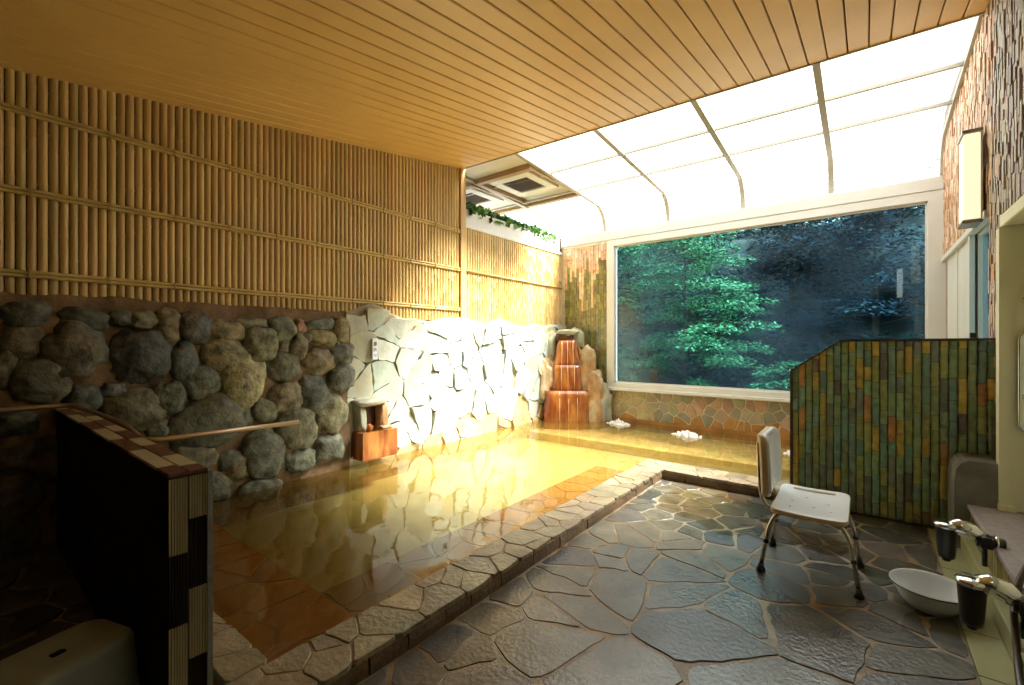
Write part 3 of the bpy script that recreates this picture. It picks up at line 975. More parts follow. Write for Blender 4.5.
# ------------------------------------------------------------------ green tiled partition
part = empty('tiled_partition', (0.1, 4.86, 0.0), kind='thing', label='waist-high partition clad in mottled green upright tiles beside the shower chair', category='partition')
def wt(x):                                                   # top edge, sloping down at the bath end
    return 1.47 if x > -0.16 else 1.47 - (-0.16 - x) * 0.27 / 0.36
mb = MB()
rows = []
for y in (4.805, 4.93):
    rows.append([(-0.515 - .1, y - 4.86, 0.0), (XR - .11, y - 4.86, 0.0), (XR - .11, y - 4.86, 1.455), (-0.16 - .1, y - 4.86, 1.455), (-0.515 - .1, y - 4.86, 1.19)])
mb.grid(rows, closed=True, smooth=False, cap0=True, cap1=True)
mb.build('core', M['tiledark'], part)
mt = MB()
r = random.Random(99)
PAL = [(0.25, 0.37, 0.19)] * 6 + [(0.20, 0.35, 0.26)] * 5 + [(0.34, 0.39, 0.14)] * 4 + [(0.22, 0.27, 0.21)] * 3 + [(0.56, 0.45, 0.11)] * 2 + [(0.18, 0.17, 0.14)] + [(0.54, 0.31, 0.115)]
x = -0.52
while x < XR - .02:
    w = 0.0515
    z = 0.0
    top = wt(x + w / 2)
    z -= r.uniform(0, .12)
    while z < top - .004:
        h = r.choice([0.125, 0.16, 0.21, 0.25]) * r.uniform(.9, 1.1)
        z0, z1 = max(0.004, z), min(z + h, top)
        if z1 - z0 > .01:
            c = vary(r.choice(PAL), r, .18)
            if z1 < 0.2: c = tuple(a * .7 + b * .3 for a, b in zip(c, (0.25, .13, .04)))
            for sgn in (1, -1):
                if sgn == -1 and x + w > .60 + .1: pass
                dd = r.uniform(.010, .024)
                ny = 5
                rows = []
                for k in range(ny + 1):
                    zz = z0 + .0015 + (z1 - z0 - .003) * k / ny
                    e = .55 if k in (0, ny) else 1.0
                    wv = .0036 * noise.noise(Vector((x * 40, zz * 18, sgn)))
                    xa, xb = x + .003 + wv, x + w - .003 + wv
                    f = 4.805 if sgn == 1 else 4.93
                    bl = dd * e * (1 + .3 * noise.noise(Vector((x * 9, zz * 12, 2))))
                    q = [(xa - .0015, 0), (xa + .003, bl * .8), (x + w * .35, bl), (x + w * .7, bl * .95), (xb - .003, bl * .75), (xb + .0015, 0)]
                    rows.append([(a - .1, f - sgn * b - 4.86, zz) for a, b in q])
                mt.grid(rows, c, smooth=False, cap0=True, cap1=True)
        z += h
    x += w
mt.build('face_tiles', M['tile'], part)
mb = MB()
prf = [(-0.53, 1.195), (-0.165, 1.470), (XR - .01, 1.478)]
rows = [[(p[0] - .1, 4.780 - 4.86, p[1] - .012), (p[0] - .1, 4.955 - 4.86, p[1] - .012), (p[0] - .1, 4.955 - 4.86, p[1] + .006), (p[0] - .1, 4.780 - 4.86, p[1] + .006)] for p in prf]
mb.grid(rows, closed=True, smooth=False, cap0=True, cap1=True)
mb.build('coping', mat('coping', (0.055, 0.045, 0.035), rough=0.35, nscale=10, namp=0.3), part)
mb = MB()
mb.box(-0.535 - .1, -0.512 - .1, 4.782 - 4.86, 4.953 - 4.86, 0.0, 1.185, bev=.003)
mb.build('end_trim', mat('end_trim', (0.085, 0.055, 0.035), rough=0.45, nscale=8, namp=0.4), part)

q = MB(); q.box(0.632, 0.664, 4.83, 4.87, 1.484, 1.525, bev=.004)
q.build('soap_case', M['black'], label='tiny black case standing on top of the green tiled partition', category='case')

# ------------------------------------------------------------------ lamp, mirror, holder on the right wall
lamp_cap = mat('lamp_cap', (0.30, 0.26, 0.22), rough=0.4)
def wall_lamp(loc, label, m='lamp'):
    lamp = empty('wall_lamp', loc, label=label, category='lamp')
    mb = MB(); mb.box(-.055, .04, -.115, .115, -.345, .345, bev=.01)
    mb.build('diffuser', M[m], lamp)
    mb = MB(); mb.box(-.065, .052, -.125, .125, .345, .375, bev=.004)
    mb.build('end_cap', lamp_cap, lamp)
    mb = MB(); mb.box(-.065, .052, -.125, .125, -.375, -.345, bev=.004)
    mb.build('end_cap', lamp_cap, lamp)
    mb = MB(); mb.box(.04, .052, -.12, .12, -.345, .345)
    mb.build('back_plate', M['white'], lamp)
wall_lamp((XR - .097, 5.20, 2.78), 'tall box-shaped glowing wall lamp on the tiled wall above the green partition')
wall_lamp((XR - .117, 1.30, 2.85), 'tall box-shaped glowing wall lamp above the washing counter, nearer the viewer', 'lamp_bright')

def rrect(cx, cz, w, h, r_, n=6):
    o = []
    for (sx, sz, a0) in ((1, -1, -90), (1, 1, 0), (-1, 1, 90), (-1, -1, 180)):
        for k in range(n + 1):
            a = R(a0 + 90 * k / n)
            o.append((cx + sx * (w / 2 - r_) + r_ * math.cos(a), cz + sz * (h / 2 - r_) + r_ * math.sin(a)))
    return o
mir = empty('wall_mirror', (0.99, 4.43, 1.19), label='tall round-cornered mirror in a chrome rim on the cream alcove panel', category='mirror')
o = rrect(0, 0, .36, .68, .06)
mb = MB(); mb.grid([[(p[0], -.012, p[1]) for p in o], [(p[0], -.002, p[1]) for p in o]], closed=True, smooth=False, cap0=True, cap1=True)
mb.build('glass', M['mirror'], mir)
mb = MB(); mb.tube([(p[0], -.012, p[1]) for p in o + o[:2]], .010, n=8, caps=False)
mb.build('rim', M['chrome'], mir)
hk = empty('shower_holder', (0.86, 4.43, 1.745), label='small brass-coloured shower holder above the mirror', category='holder')
q = MB(); q.lathe([(0.001, 0), (.045, .004), (.05, .014), (.03, .026), (.012, .03)], (0, -.06, -.015), n=20); q.build('cup', M['copper'], hk)
q = MB(); q.tube([(0, -.06, 0), (0, -.002, 0)], .012, n=10); q.build('bracket', M['copper'], hk)

# ------------------------------------------------------------------ push taps and hose
def make_tap(label, y):
    t = empty('push_tap', (0.375, y, 0.315), label=label, category='tap', group='push taps along the washing counter')
    q = MB(); q.lathe([(.002, -.115), (.036, -.115), (.040, -.09), (.050, .055), (.052, .062)], (0, 0, 0), n=24); q.build('body', M['black'], t)
    q = MB(); q.lathe([(.052, .060), (.056, .066), (.056, .080), (.050, .086), (.002, .088)], (0, 0, 0), n=24); q.build('push_button', M['chrome'], t)
    q = MB(); q.lathe([(.018, -.135), (.022, -.115)], (0, 0, 0), n=16, caps=True); q.build('outlet', M['black'], t)
    q = MB()
    q.tube([(.02, .0, .065), (.05, .0, .075), (.10, .0, .062), (.145, .0, .03)], .04, n=14, radii=[.040, .046, .046, .034])
    q.build('arm', M['chrome'], t)
    q = MB()
    q.tube([(.12, 0, .02), (.17, 0, .02), (.235, 0, .02)], .03, n=14, radii=[.035, .035, .028]); q.build('valve', M['black'], t)
    q = MB()
    q.box(.135, .185, -.05, .05, -.012, .05, bev=.008)
    q.tube([(.16, .03, -.01), (.16, .03, -.13)], .012, n=8)
    q.build('lever_block', M['black'], t)
    q = MB(); q.lathe([(.04, 0), (.04, .012)], (0, 0, 0), n=20, caps=True)
    o = q.build('wall_plate', M['chrome'], t); o.rotation_euler = (0, R(90), 0); o.location = (.195, 0, .02)
    return t
make_tap('black and chrome push tap nearest the green partition', 3.62)
make_tap('black and chrome push tap overlapping the white basin, nearer the viewer', 2.83)
hose = MB()
hp = smooth_path([(0.78, 3.30, 0.98), (0.73, 3.28, 0.62), (0.60, 3.14, 0.42), (0.53, 3.02, 0.28), (0.53, 2.95, 0.12), (0.50, 2.72, 0.02), (0.47, 2.30, 0.016)], 8, .14)
hose.tube(hp, .0135, n=10)
hs = empty('shower_hose', (0, 0, 0), label='dark brown shower hose hanging down past the counter edge', category='hose')
hose.build('hose', M['hose'], hs)
q = MB(); q.tube([(0.78, 3.30, 0.96), (0.80, 3.31, 1.06), (0.79, 3.29, 1.13)], .02, n=12, radii=[.016, .02, .034]); q.build('shower_head', M['chrome'], hs)
q = MB(); q.box(0.76, 1.16, 3.29, 3.325, 0.985, 1.02, bev=.005); q.build('holder_arm', M['chrome'], hs)
q = MB(); q.box(0.74, 0.93, 3.30, 3.55, 0.322, 0.345, bev=.008)
soap = empty('soap_dish', (0.80, 3.42, 0.323), label='small white soap dish lying on the grey washing counter', category='soap dish')
q = MB()
o = rrect(0, 0, .16, .24, .05)
q.grid([[(p[0] * s, p[1] * s, z) for p in o] for s, z in ((.80, 0), (1, .02), (1, .026), (.92, .026), (.75, .008))], closed=True, smooth=True, cap0=True, cap1=True)
q.build('dish', M['plastic'], soap)

# ------------------------------------------------------------------ shower chair
ch = empty('shower_chair', (-0.27, 3.46, 0.0), label='white plastic shower chair with metal tube legs on the wet paving', category='chair')
def seatpt(x, y):
    return 0.425 + 0.030 * ((y) / .28) ** 2 * (1 if y > 0 else .2) - .010 * math.cos(PI * x / .5)
q = MB()
W, D = .195, .275
top, bot = [], []
nx, ny = 16, 22
def corner(u, v):
    x, y = u * W, v * D
    r_ = .05
    ax, ay = abs(x) - (W - r_), abs(y) - (D - r_)
    if ax > 0 and ay > 0:
        L = max(ax, ay); k = L / math.hypot(ax, ay)
        x = math.copysign(W - r_ + ax * k, x); y = math.copysign(D - r_ + ay * k, y)
    return x, y
T, B = [], []
for j in range(ny + 1):
    rt, rb = [], []
    for i in range(nx + 1):
        u, v = -1 + 2 * i / nx, -1 + 2 * j / ny
        x, y = corner(u, v)
        e = max(abs(u), abs(v))
        z = seatpt(x, y)
        rt.append((x, y, z - (.006 if e > .99 else 0)))
        rb.append((x, y, z - .034))
    T.append(rt); B.append(rb)
q.grid(T, smooth=True)
q.grid([r_[::-1] for r_ in B], smooth=True)
def border(G):
    return G[0] + [r_[-1] for r_ in G[1:-1]] + G[-1][::-1] + [r_[0] for r_ in G[1:-1]][::-1]
seat = None
mm = q.build('seat', M['plastic'], ch)
q = MB()
bt, bb = border(T), border(B)
ox_ = lambda p, k: (p[0] * k, p[1] * k, p[2])
q.grid([[ox_(p, 1.0) for p in bb], [ox_((p[0], p[1], p[2] + .006), 1.012) for p in bb], [ox_((p[0], p[1], p[2] - .004), 1.012) for p in bt], [ox_(p, 1.0) for p in bt]], closed=True, smooth=True)
q.build('seat_rim', M['beige'], ch)
slot_m = mat('slot_shade', (0.33, 0.32, 0.28), rough=.7)
def opening(name, x0, y0, w, h, r_):                            # hand slot and drain holes
    q = MB()
    o = rrect(x0, y0, w, h, r_, 5)
    q.grid([[(p[0], p[1], seatpt(*p) + .0005) for p in o], [(p[0], p[1], seatpt(*p) + .0014) for p in o]], closed=True, cap1=True)
    q.build(name, slot_m, ch)
opening('hand_slot', 0.0, .215, .24, .026, .0125)
for (hx, hy) in ((-.10, -.02), (-.03, .09), (0.02, -.09), (.09, .02), (.11, -.13), (-.1, -.16)):
    opening('drain_hole', hx, hy, .014, .014, .0065)
# tube legs, splayed outwards, with stoppers
for sx in (-1, 1):
    for sy in (-1, 1):
        fx, fy = (-.250 if sx < 0 else .245), (-.235 if sy < 0 else .225)
        q = MB()
        p = smooth_path([(0.03 * sx, sy * .15, .375), (.155 * sx, sy * .175, .378), (.205 * sx, sy * .20, .30), (fx, fy, .03)], 6, .07)
        q.tube(p, .0125, n=12)
        leg = q.build('leg', M['steel'], ch)
        a, b = Vector((.205 * sx, sy * .20, .30)), Vector((fx, fy, .03))
        q = MB(); q.tube([b + (a - b) * .06, b - Vector((0, 0, .004)), Vector((fx, fy, .014)), Vector((fx, fy, .0))], .02, n=14, radii=[.017, .018, .026, .027])
        q.build('rubber_foot', M['black'], leg)
        q = MB(); q.tube([a.lerp(b, .38), a.lerp(b, .46)], .0165, n=12); q.build('height_clip', M['black'], leg)
for sy in (-1, 1):
    q = MB()
    q.tube([(-.16, sy * .15, .377), (.16, sy * .15, .377)], .0125, n=10)
    q.build('seat_rail', M['steel'], ch)
    q = MB()
    q.tube(smooth_path([(-.10, sy * .16, .385), (-.225, sy * .165, .385), (-.262, sy * .17, .47), (-.275, sy * .17, .80)], 6, .07), .0125, n=12)
    q.build('back_tube', M['steel'], ch)
q = MB()
o = rrect(0, .655, .46, .40, .07, 8)
def bk(p, d):                                                   # back shell bowed round the sitter
    return (-.262 - .012 * (p[1] - .5) / .3 + .055 * (p[0] / .23) ** 2 + d + .002, p[0], p[1])
q.grid([[bk((p[0] * s, .655 + (p[1] - .655) * s), d) for p in o] for s, d in ((.0, .016), (.45, .016), (.8, .017), (.93, .020), (.985, .017), (1, .008), (1, -.001))], closed=True, smooth=True)
q.build('backrest', M['plastic'], ch)
q = MB()
q.grid([[bk((p[0] * s, .655 + (p[1] - .655) * s), d) for p in o] for s, d in ((1, -.001), (.995, -.030), (.96, -.034), (.6, -.034), (.0, -.034))], closed=True, smooth=True)
q.build('back_shell', M['beige'], ch)

# ------------------------------------------------------------------ basin
bs = empty('wash_basin', (0.285, 3.36, 0.0), label='white enamel wash basin with a dark rim line on the wet paving', category='basin')
q = MB()
q.lathe([(.001, .004), (.085, .004), (.105, .012), (.135, .05), (.158, .095), (.166, .118), (.174, .121), (.176, .116), (.168, .108), (.162, .090), (.139, .045), (.110, .002), (.088, -.002 + .002), (.001, 0.0)], (0, 0, 0), n=48)
q.build('bowl', M['enamel'], bs)
q = MB(); q.tube([(.1755 * math.cos(2 * PI * k / 48), .1755 * math.sin(2 * PI * k / 48), .115) for k in range(49)], .0032, n=6, caps=False)
q.build('rim_line', M['black'], bs)

# ------------------------------------------------------------------ foreground partition of ribbed tile
fp = empty('ribbed_partition', (-1.96, 0.50, 0.0), kind='thing', label='low dark partition of ribbed brown and cream tiles ending beside the bath', category='partition')
PT, TH, PLN = 0.975, 0.125, 2.64
q = MB(); q.box(-PLN, -.012, .012, TH - .012, 0, PT - .012); q.build('core', M['tiledark'], fp)
CRE, DRK, RED = (0.42, 0.35, 0.20), (0.022, 0.014, 0.012), (0.11, 0.036, 0.020)
def ribs(q, p0, du, dn, w, z0, z1, col, n=7):
    """One upright tile of n ribs starting at p0, along du, facing dn."""
    for k in range(n):
        a, b = w * (k + .12) / n, w * (k + .88) / n
        P = lambda u, d, z: (p0[0] + du[0] * u + dn[0] * d, p0[1] + du[1] * u + dn[1] * d, z)
        q.grid([[P(a, 0, z), P(a + .001, .008, z), P(b - .001, .008, z), P(b, 0, z)] for z in (z0 + .002, z1 - .002)], col, smooth=False, cap0=True, cap1=True)
q = MB()
w = TH / 2
for c_, off in ((0, 0.0), (1, -.125)):
    z = PT - .02
    k = 0
    hts = [.28 if c_ == 0 else .16] + [.26] * 5
    for h in hts:
        z0 = max(0, z - h)
        if z > 0.01:
            ribs(q, (-.012, c_ * w + .002), (0, 1), (1, 0), w - .004, z0, z, CRE if k % 2 == 0 else DRK)
        z = z0; k += 1
q.build('end_tiles', M['fluteblack'], fp)
q = MB()
x = -PLN
rr = random.Random(6)
while x < -.02:
    z = PT - .02; k = 0
    while z > .01:
        z0 = max(0, z - .285)
        ribs(q, (x, .012), (1, 0), (0, -1), .06, z0, z, vary((0.016, 0.012, 0.010), rr, .3), 5)
        ribs(q, (x + .06, TH - .012), (-1, 0), (0, 1), .06, z0, z, vary((0.016, 0.012, 0.010), rr, .3), 5)
        z = z0
    x += .0625
q.build('side_tiles', M['fluteblack'], fp)
q = MB()
for c_ in (0, 1):
    x = 0.0
    k = 0 if c_ == 0 else 0
    L = .15 if c_ == 0 else .11
    seq = [RED, CRE, CRE, RED, CRE, RED, CRE]
    while x > -PLN:
        x1 = max(-PLN, x - L)
        col = [RED, CRE, RED, CRE][k % 4] if c_ == 0 else [RED, CRE, RED, CRE][k % 4]
        q.box(x1 + .002, x - .002, c_ * w + .001, (c_ + 1) * w - .001, PT - .014, PT, vary(col, rr, .1), bev=.003)
        x = x1; k += 1
        L = (.42 if k % 2 else .36) if c_ == 0 else (.24 if k % 2 else .30)
q.build('top_tiles', mat('partition_cap', None, rough=.45, nscale=10, namp=.15), fp)
q = MB(); q.box(-.2, .002, TH - .004, TH + .014, 0, PT - .01, bev=.003); q.build('edge_strip', M['cement'], fp)

# handrail that runs over the partition and down to the bath
hr = empty('handrail', (0, 0, 0), label='thin metal handrail bending past the ribbed partition and pointing over the bath', category='handrail')
path = smooth_path([(-4.49, -1.2, 1.0), (-4.49, 0.58, 1.0), (-3.72, 0.72, 0.93), (-3.36, 0.74, 0.86), (-3.36, 1.66, 0.85)], 8, .10)
q = MB(); q.tube(path, .0165, n=14); q.build('rail', M['copper'], hr)
for (a, b) in (((-4.49, -.9, 1.0), (-4.68, -.9, 1.0)), ((-4.0, .665, .955), (-4.0, .665, .0)), ((-3.30, .74, .855), (-3.30, .682, .80))):
    q = MB(); q.tube([a, b], .011, n=10); q.build('bracket', M['copper'], hr)

# bathing stool
st = empty('bath_stool', (-2.36, 0.265, 0.0), R(18), label='grey moulded plastic bath stool with a finger hole in the foreground', category='stool')
q = MB()
o = rrect(0, 0, .30, .40, .075, 8)
q.grid([[(p[0] * s, p[1] * s, z) for p in o] for s, z in ((1.10, 0), (1.085, .02), (1.0, .24), (.985, .275), (.95, .293), (.88, .300), (.5, .296), (.25, .294), (.115, .294))], closed=True, smooth=True)
q.build('shell', M['stoolplastic'], st)
q = MB(); q.lathe([(.023, .2945), (.020, .288), (.019, .27), (.001, .27)], (0, 0, 0), n=20); q.build('finger_hole', M['hole'], st)

# ------------------------------------------------------------------ pouring spout on the long wall
sp = empty('water_spout', (-4.5, 3.12, 0.12), label='stone water spout above an iron-stained trough on the long stone wall', category='water spout')
q = MB()
rows = []
for z, s in ((.0, .96), (.02, 1.0), (.30, 1.0), (.315, .985)):
    rows.append([(-.16, -.235 * s, z), (.125 * s, -.235 * s, z), (.125 * s, .235 * s, z), (-.16, .235 * s, z)])
rows += [[(-.13, -.19, .315), (.085, -.19, .315), (.085, .19, .315), (-.13, .19, .315)], [(-.13, -.19, .22), (.085, -.19, .22), (.085, .19, .22), (-.13, .19, .22)]]
q.grid(rows, closed=True, smooth=False, cap0=True, cap1=True)
q.build('trough', M['rust'], sp)
def blob(name, c, r_, m, seed, parent, amp=.25, rot=0, boxy=.6, axis='x'):
    q = MB(); rough_blob(q, c, r_, (1, 1, 1), seed, amp=amp, sub=3, boxy=boxy, rot=rot, axis=axis); return q.build(name, m, parent)
blob('cap_stone', (-.06, -.03, .64), (.13, .20, .05), M['palestone'], 3, sp, rot=.05)
blob('side_stone', (-.06, -.16, .45), (.09, .055, .17), M['palestone'], 5, sp)
blob('side_stone', (-.05, .12, .46), (.09, .06, .16), M['tanstone'], 6, sp)
blob('spout_mouth', (-.13, -.02, .46), (.06, .12, .14), M['mouth'], 7, sp)
blob('lip_stone', (-.01, .13, .325), (.07, .09, .025), M['tanstone'], 8, sp)
blob('lip_stone', (-.01, -.07, .34), (.05, .035, .05), M['rust'], 9, sp)

# small white notice on the stones
nt = empty('wall_notice', (-4.578, 3.18, 1.37), label='small upright white notice with black characters on the flat wall stones', category='notice')
q = MB(); q.box(-.02, .006, -.033, .033, -.125, .125, bev=.002); q.build('plate', M['plastic'], nt)
q = MB()
def stroke(y0, z0, y1, z1, w=.0055):
    d = Vector((y1 - y0, z1 - z0)); n = Vector((-d.y, d.x)).normalized() * w / 2
    q.face([(.0068, y0 - n.x, z0 - n.y), (.0068, y1 - n.x, z1 - n.y), (.0068, y1 + n.x, z1 + n.y), (.0068, y0 + n.x, z0 + n.y)])
for a in ((-.02, .085, .0, .085), (-.018, .07, -.002, .07), (-.018, .055, -.002, .055), (-.019, .04, .0, .04), (-.017, .088, -.017, .04), (-.003, .088, -.003, .04), (.006, .088, .004, .04), (.004, .085, .021, .085), (.019, .086, .019, .04), (.005, .068, .019, .068), (.006, .052, .019, .052),
          (-.02, .012, .018, .012), (-.018, .012, -.02, -.03), (-.018, -.004, .0, -.004), (.0, .012, .0, -.012), (.004, .0, .02, .0), (.013, .0, .012, -.032), (-.016, -.016, .0, -.016),
          (-.012, -.06, -.016, -.075), (-.004, -.058, -.002, -.086), (-.002, -.086, .012, -.086), (.012, -.086, .013, -.078), (.015, -.062, .02, -.072)):
    stroke(*a)
q.build('lettering', M['ink'], nt)

# ------------------------------------------------------------------ tiered stone fountain in the corner
ft = empty('stone_fountain', (-4.30, 7.10, -0.14), R(38), label='tiered stone fountain stained copper brown in the corner by the picture window', category='fountain')
def tier(name, w0, w1, d0, d1, z0, z1, m, seed, lip=.02, yo=0.0):
    q = MB()
    rows = []
    nz, nn = 7, 28
    for k in range(nz + 1):
        t = k / nz
        hw, hd = (w0 + (w1 - w0) * t) / 2, (d0 + (d1 - d0) * t) / 2
        if k == nz: hw -= .012; hd -= .012
        row = []
        for j in range(nn):
            a = 2 * PI * j / nn
            cx, sy = math.cos(a), math.sin(a)
            ex, ey = math.copysign(abs(cx) ** .42, cx), math.copysign(abs(sy) ** .42, sy)
            z = z0 + (z1 - z0) * t
            b = 1 + .05 * noise.noise(Vector((ex * 2, ey * 2, z * 5 + seed)))
            row.append((ex * hw * b, yo + ey * hd * b, z))
        rows.append(row)
    q.grid(rows, closed=True, smooth=True, cap0=True, cap1=True)
    return q.build(name, m, ft)
tier('lower_tier', .90, .86, .62, .58, 0.0, .72, M['rust'], 1, yo=.05)
tier('middle_tier', .60, .48, .44, .40, .70, 1.18, M['rust'], 2, yo=.08)
tier('upper_tier', .50, .32, .36, .28, 1.16, 1.64, M['rust'], 3, yo=.10)
blob('cap_stone', (.02, .10, 1.78), (.20, .17, .05), M['palestone'], 14, ft, axis='z', boxy=.6)
blob('spring_mouth', (-.03, .08, 1.69), (.15, .13, .06), M['mouth'], 15, ft, axis='z')
blob('side_rock', (.22, .24, 1.62), (.12, .16, .24), M['palestone'], 16, ft, axis='z', boxy=.5)
blob('side_rock', (-.28, .22, 1.50), (.09, .14, .30), M['palestone'], 17, ft, axis='z', boxy=.5)
blob('side_rock', (.36, .10, .98), (.16, .22, .48), M['tanstone'], 18, ft, axis='z', boxy=.7, amp=.55)
blob('side_rock', (.50, -.04, .55), (.15, .20, .50), M['tanstone'], 19, ft, axis='z', boxy=.7, amp=.55)
blob('side_rock', (-.38, .12, .92), (.16, .22, .42), M['tanstone'], 20, ft, axis='z', boxy=.7, amp=.55)
blob('side_rock', (.66, .0, .40), (.13, .16, .36), M['palestone'], 23, ft, axis='z', boxy=.7, amp=.55)
q = MB(); rr = random.Random(2)                                   # wet trickle over the front of the tiers
for k in range(3):
    x = -.1 + .1 * k
    q.tube([(x, -.05, 1.62), (x, -.075, 1.40), (x * 1.1, -.10, 1.19)], .006, n=6)
    q.tube([(x * 1.2, -.115, 1.17), (x * 1.2, -.135, .95), (x * 1.2, -.145, .73)], .006, n=6)
    q.tube([(x * 1.6, -.225, .71), (x * 1.6, -.245, .5), (x * 1.6, -.26, .19)], .007, n=6)
q.build('trickle', mat('trickling_water', (0.75, 0.50, 0.28), rough=0.08, coat=1.0), ft)

# bubbling inlets along the window step
def jet(loc, sc_, seed, label):
    t = empty('bubbling_inlet', loc, label=label, category='water jet', group='bubbling inlets below the window')
    q = MB()
    rr = random.Random(seed)
    for k in range(34):
        a, d = rr.uniform(0, 2 * PI), rr.random() ** .7
        x, y = math.cos(a) * d * .20 * sc_, math.sin(a) * d * .11 * sc_
        hh = (1 - d) * .075 * sc_ + .018
        rough_blob(q, (x, y, 0), (rr.uniform(.02, .045), rr.uniform(.02, .04), hh), (1, 1, 1), seed * 50 + k, amp=.4, sub=1, boxy=1, axis='z')
    q.build('foam', M['foam'], t)
jet((-3.33, 7.20, ZW), 1.0, 1, 'white foaming water inlet nearest the stone fountain')
jet((-2.10, 6.95, ZW), 1.05, 2, 'white foaming water inlet between the fountain and the shower chair')
jet((-0.62, 6.65, ZW), 1.0, 3, 'white foaming water inlet just behind the shower chair back')

# ------------------------------------------------------------------ planter with ivy on the low wall
pl = empty('planter_box', (XL - .10, 6.2, 3.18), label='long white planter box of trailing ivy on the lower bamboo wall', category='planter')
q = MB()
q.box(-.02, .14, -1.40, 1.40, 0.0, .055, bev=.006)
q.build('base_ledge', M['planter'], pl)
q = MB()
q.box(-.13, -.11, -1.32, 1.36, 0.0, .30); q.box(.09, .11, -1.32, 1.36, .055, .30, bev=.004)
q.box(-.11, .09, -1.32, -1.30, 0.0, .30); q.box(-.11, .09, 1.34, 1.36, 0.0, .30); q.box(-.11, .09, -1.3, 1.34, 0.0, .2)
q.build('trough', M['planter'], pl)
q = MB(); q.box(-.03, .13, -1.42, -1.335, .0, .30, bev=.004); q.build('end_board', M['brownwood'], pl)
q = MB(); q.box(.085, .125, 1.365, 1.39, .03, .33, bev=.004); q.build('end_bracket', M['ventdark'], pl)
q = MB()
rr = random.Random(15)
for k in range(620):
    y = rr.uniform(-1.36, 1.25)
    dn = 0.5 + .5 * noise.noise(Vector((y * 2.4, 1, 1)))
    x = rr.gauss(.03, .06)
    z = .30 + rr.uniform(0, .20) * dn * (1.25 - (y + 1.36) * .22) - max(0, x - .09) * 1.2
    if x > .11: z = .32 - rr.uniform(0, .22) * dn; x = .12 + rr.uniform(0, .03)
    s = rr.uniform(.04, .085)
    n = Vector((rr.uniform(-.3, 1), rr.uniform(-1, .3), rr.uniform(-.2, 1))).normalized()
    u = n.orthogonal().normalized(); v = n.cross(u)
    a = rr.uniform(0, 6.28); u, v = u * math.cos(a) + v * math.sin(a), v * math.cos(a) - u * math.sin(a)
    c = Vector((x, y, z))
    lf = [c - u * s * .9, c - u * s * .2 + v * s * .8, c + u * s * .1 + v * s * .35, c + u * s, c + u * s * .1 - v * s * .35, c - u * s * .2 - v * s * .8]
    g = rr.choice([(0.06, 0.20, 0.03), (0.10, 0.28, 0.05), (0.16, 0.34, 0.10), (0.05, 0.14, 0.03)])
    q.face(lf, vary(g, rr, .2))
q.build('ivy', M['ivy'], pl, kind='stuff')

# ------------------------------------------------------------------ the wooded bank outside
def leaf_cloud(name, m, sprays, leaf, cols, seed, parent=None, droop=.25):
    """Leaves in flattened sprays: (centre, radius xy, radius z, number)."""
    g = np.random.default_rng(seed)
    V, F, Ck = [], [], []
    base = 0
    for (c, rx, rz, n) in sprays:
        a = g.uniform(0, 2 * PI, n); d = np.sqrt(g.uniform(0, 1, n))
        x, y = np.cos(a) * d * rx, np.sin(a) * d * rx
        z = g.normal(0, .35, n) * rz - droop * rx * d ** 2
        P = np.stack([x, y, z], 1) + np.array(c)
        nrm = np.stack([g.normal(0, .45, n), g.normal(-.25, .45, n), np.ones(n)], 1)
        nrm /= np.linalg.norm(nrm, axis=1)[:, None]
        t = np.stack([np.cos(a), np.sin(a), -.5 * np.ones(n)], 1) + g.normal(0, .5, (n, 3))
        t -= nrm * (t * nrm).sum(1)[:, None]; t /= np.linalg.norm(t, axis=1)[:, None]
        b = np.cross(nrm, t)
        s = leaf * g.uniform(.6, 1.3, n)[:, None]
        Q = np.stack([P - t * s, P + b * s * .45, P + t * s, P - b * s * .45], 1).reshape(-1, 3)
        V.append(Q)
        F.append(np.arange(base, base + 4 * n).reshape(-1, 4)); base += 4 * n
        cc = np.array(cols)[g.integers(0, len(cols), n)] * g.uniform(.75, 1.25, (n, 1)) * g.uniform(.8, 1.2)
        Ck.append(np.concatenate([cc, np.ones((n, 1))], 1))
    V = np.concatenate(V); F = np.concatenate(F); Ck = np.concatenate(Ck)
    me = bpy.data.meshes.new(name)
    me.vertices.add(len(V)); me.vertices.foreach_set('co', V.astype('f').ravel())
    me.loops.add(len(F) * 4); me.loops.foreach_set('vertex_index', F.astype('i').ravel())
    me.polygons.add(len(F)); me.polygons.foreach_set('loop_start', (np.arange(len(F)) * 4).astype('i'))
    me.update(calc_edges=True)
    at = me.attributes.new('col', 'FLOAT_COLOR', 'FACE')
    at.data.foreach_set('color', Ck.astype('f').ravel())
    me.materials.append(m)
    ob = bpy.data.objects.new(name, me)
    sc.collection.objects.link(ob)
    if parent: ob.parent = parent
    return ob

def ground_z(x, y):
    return min(-1.2 + max(0, y - 11.0) * 0.95, 0.25 * y + 0.72) + .4 * noise.noise(Vector((x * .3, y * .3, 0)))
mb = MB()
rows = [[(x, y, ground_z(x, y)) for x in np.linspace(-22, 16, 40)] for y in np.linspace(7.9, 23, 30)]
mb.grid(rows, smooth=True)
hill = mb.build('hillside', M['soil'], kind='structure')

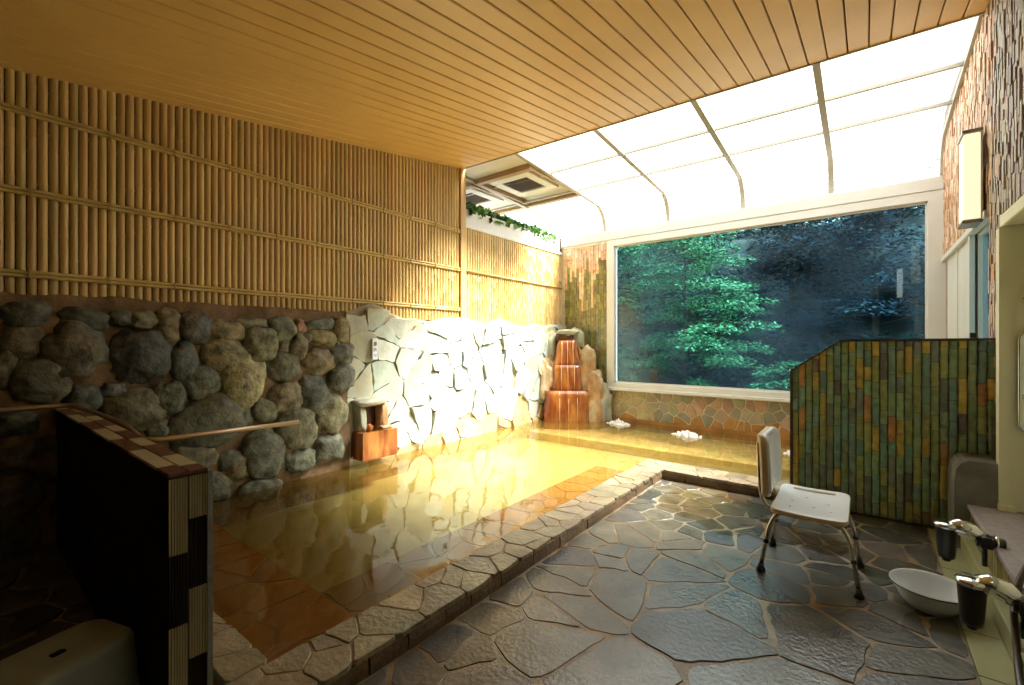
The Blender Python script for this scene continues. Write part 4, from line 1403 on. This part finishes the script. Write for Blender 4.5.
def tree(name, label, cat, x, y, h, spread, n, cols, seed, leaf=.06, flat=.10, low=.15, per=130, group=None, lean=0.0):
    z0 = ground_z(x, y)
    t = empty(name, (x, y, z0), label=label, category=cat)
    if group: t['group'] = group
    rr = random.Random(seed)
    q = MB()
    q.tube([(0, 0, -.2), (lean * .3, 0, h * .4), (lean * .7, .05, h * .75), (lean, 0, h * .97)], .1, n=9, radii=[.07, .05, .03, .008])
    spr = []
    for k in range(n):
        f = low + (1 - low) * (k + rr.random()) / n
        a = rr.uniform(0, 2 * PI)
        d = spread * (0.25 + 0.75 * rr.random()) * (1.15 - f ** 2 * .85)
        c = (lean * f + math.cos(a) * d, math.sin(a) * d, h * f + rr.uniform(-.1, .1))
        r0 = spread * rr.uniform(.20, .38)
        spr.append((c, r0, flat * rr.uniform(.7, 1.5), per))
        if k % 3 == 0:
            q.tube([(lean * f * .8, 0, max(.05, h * f - .25)), (c[0] * .6, c[1] * .6, c[2] - .12), c], .02, n=5, radii=[.014, .009, .004])
    q.build('trunk', M['bark'], t)
    o = leaf_cloud('foliage', M['leaf'], spr, leaf, cols, seed, t)
    o['kind'] = 'stuff'
    return t
GREEN = [(0.036, 0.125, 0.062), (0.05, 0.165, 0.08), (0.026, 0.09, 0.05), (0.064, 0.195, 0.095)]
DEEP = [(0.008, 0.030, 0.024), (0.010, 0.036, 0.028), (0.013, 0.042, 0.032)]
BLUE = [(0.010, 0.024, 0.048), (0.013, 0.030, 0.060), (0.010, 0.030, 0.042)]  # blue haze over the view put into these leaf colours
YEL = [(0.07, 0.10, 0.035), (0.08, 0.12, 0.045), (0.055, 0.085, 0.03)]
tree('maple_tree', 'broad bright green maple with layered sprays outside the picture window', 'tree', -3.75, 12.2, 4.7, 2.0, 120, GREEN, 41, leaf=.045, per=230)
tree('maple_tree', 'tall green tree rising behind the broad maple', 'tree', -5.6, 14.2, 3.8, 2.1, 80, GREEN, 42, leaf=.05, per=170)
tree('shrub', 'yellow-green shrub low at the left edge of the picture window', 'shrub', -5.35, 11.4, 1.75, .8, 34, YEL, 43, leaf=.05, per=110)
tree('shrub', 'rounded green shrub under the maple, nearest the window sill', 'shrub', -3.05, 10.9, 1.65, 1.0, 44, GREEN, 44, leaf=.05, flat=.12, per=130)
tree('shrub', 'rounded green shrub seen beside the sloping end of the green partition', 'shrub', -1.45, 11.5, 1.75, 1.0, 42, GREEN, 45, leaf=.05, flat=.12, per=130)
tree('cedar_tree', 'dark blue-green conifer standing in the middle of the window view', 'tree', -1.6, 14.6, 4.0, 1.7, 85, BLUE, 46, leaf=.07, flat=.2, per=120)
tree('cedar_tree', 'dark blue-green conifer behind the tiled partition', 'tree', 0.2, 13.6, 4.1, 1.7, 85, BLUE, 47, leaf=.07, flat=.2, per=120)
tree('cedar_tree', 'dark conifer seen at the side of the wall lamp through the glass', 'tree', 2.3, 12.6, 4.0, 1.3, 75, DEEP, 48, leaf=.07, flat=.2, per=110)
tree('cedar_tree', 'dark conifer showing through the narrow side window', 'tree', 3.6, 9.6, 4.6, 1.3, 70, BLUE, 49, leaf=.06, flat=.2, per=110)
rr = random.Random(70)
spr = []
for k in range(760):
    x, y = rr.uniform(-18, 9), rr.uniform(11.6, 21)
    spr.append(((x, y, ground_z(x, y) + rr.uniform(.1, 1.3)), rr.uniform(.4, .9), .3, 95))
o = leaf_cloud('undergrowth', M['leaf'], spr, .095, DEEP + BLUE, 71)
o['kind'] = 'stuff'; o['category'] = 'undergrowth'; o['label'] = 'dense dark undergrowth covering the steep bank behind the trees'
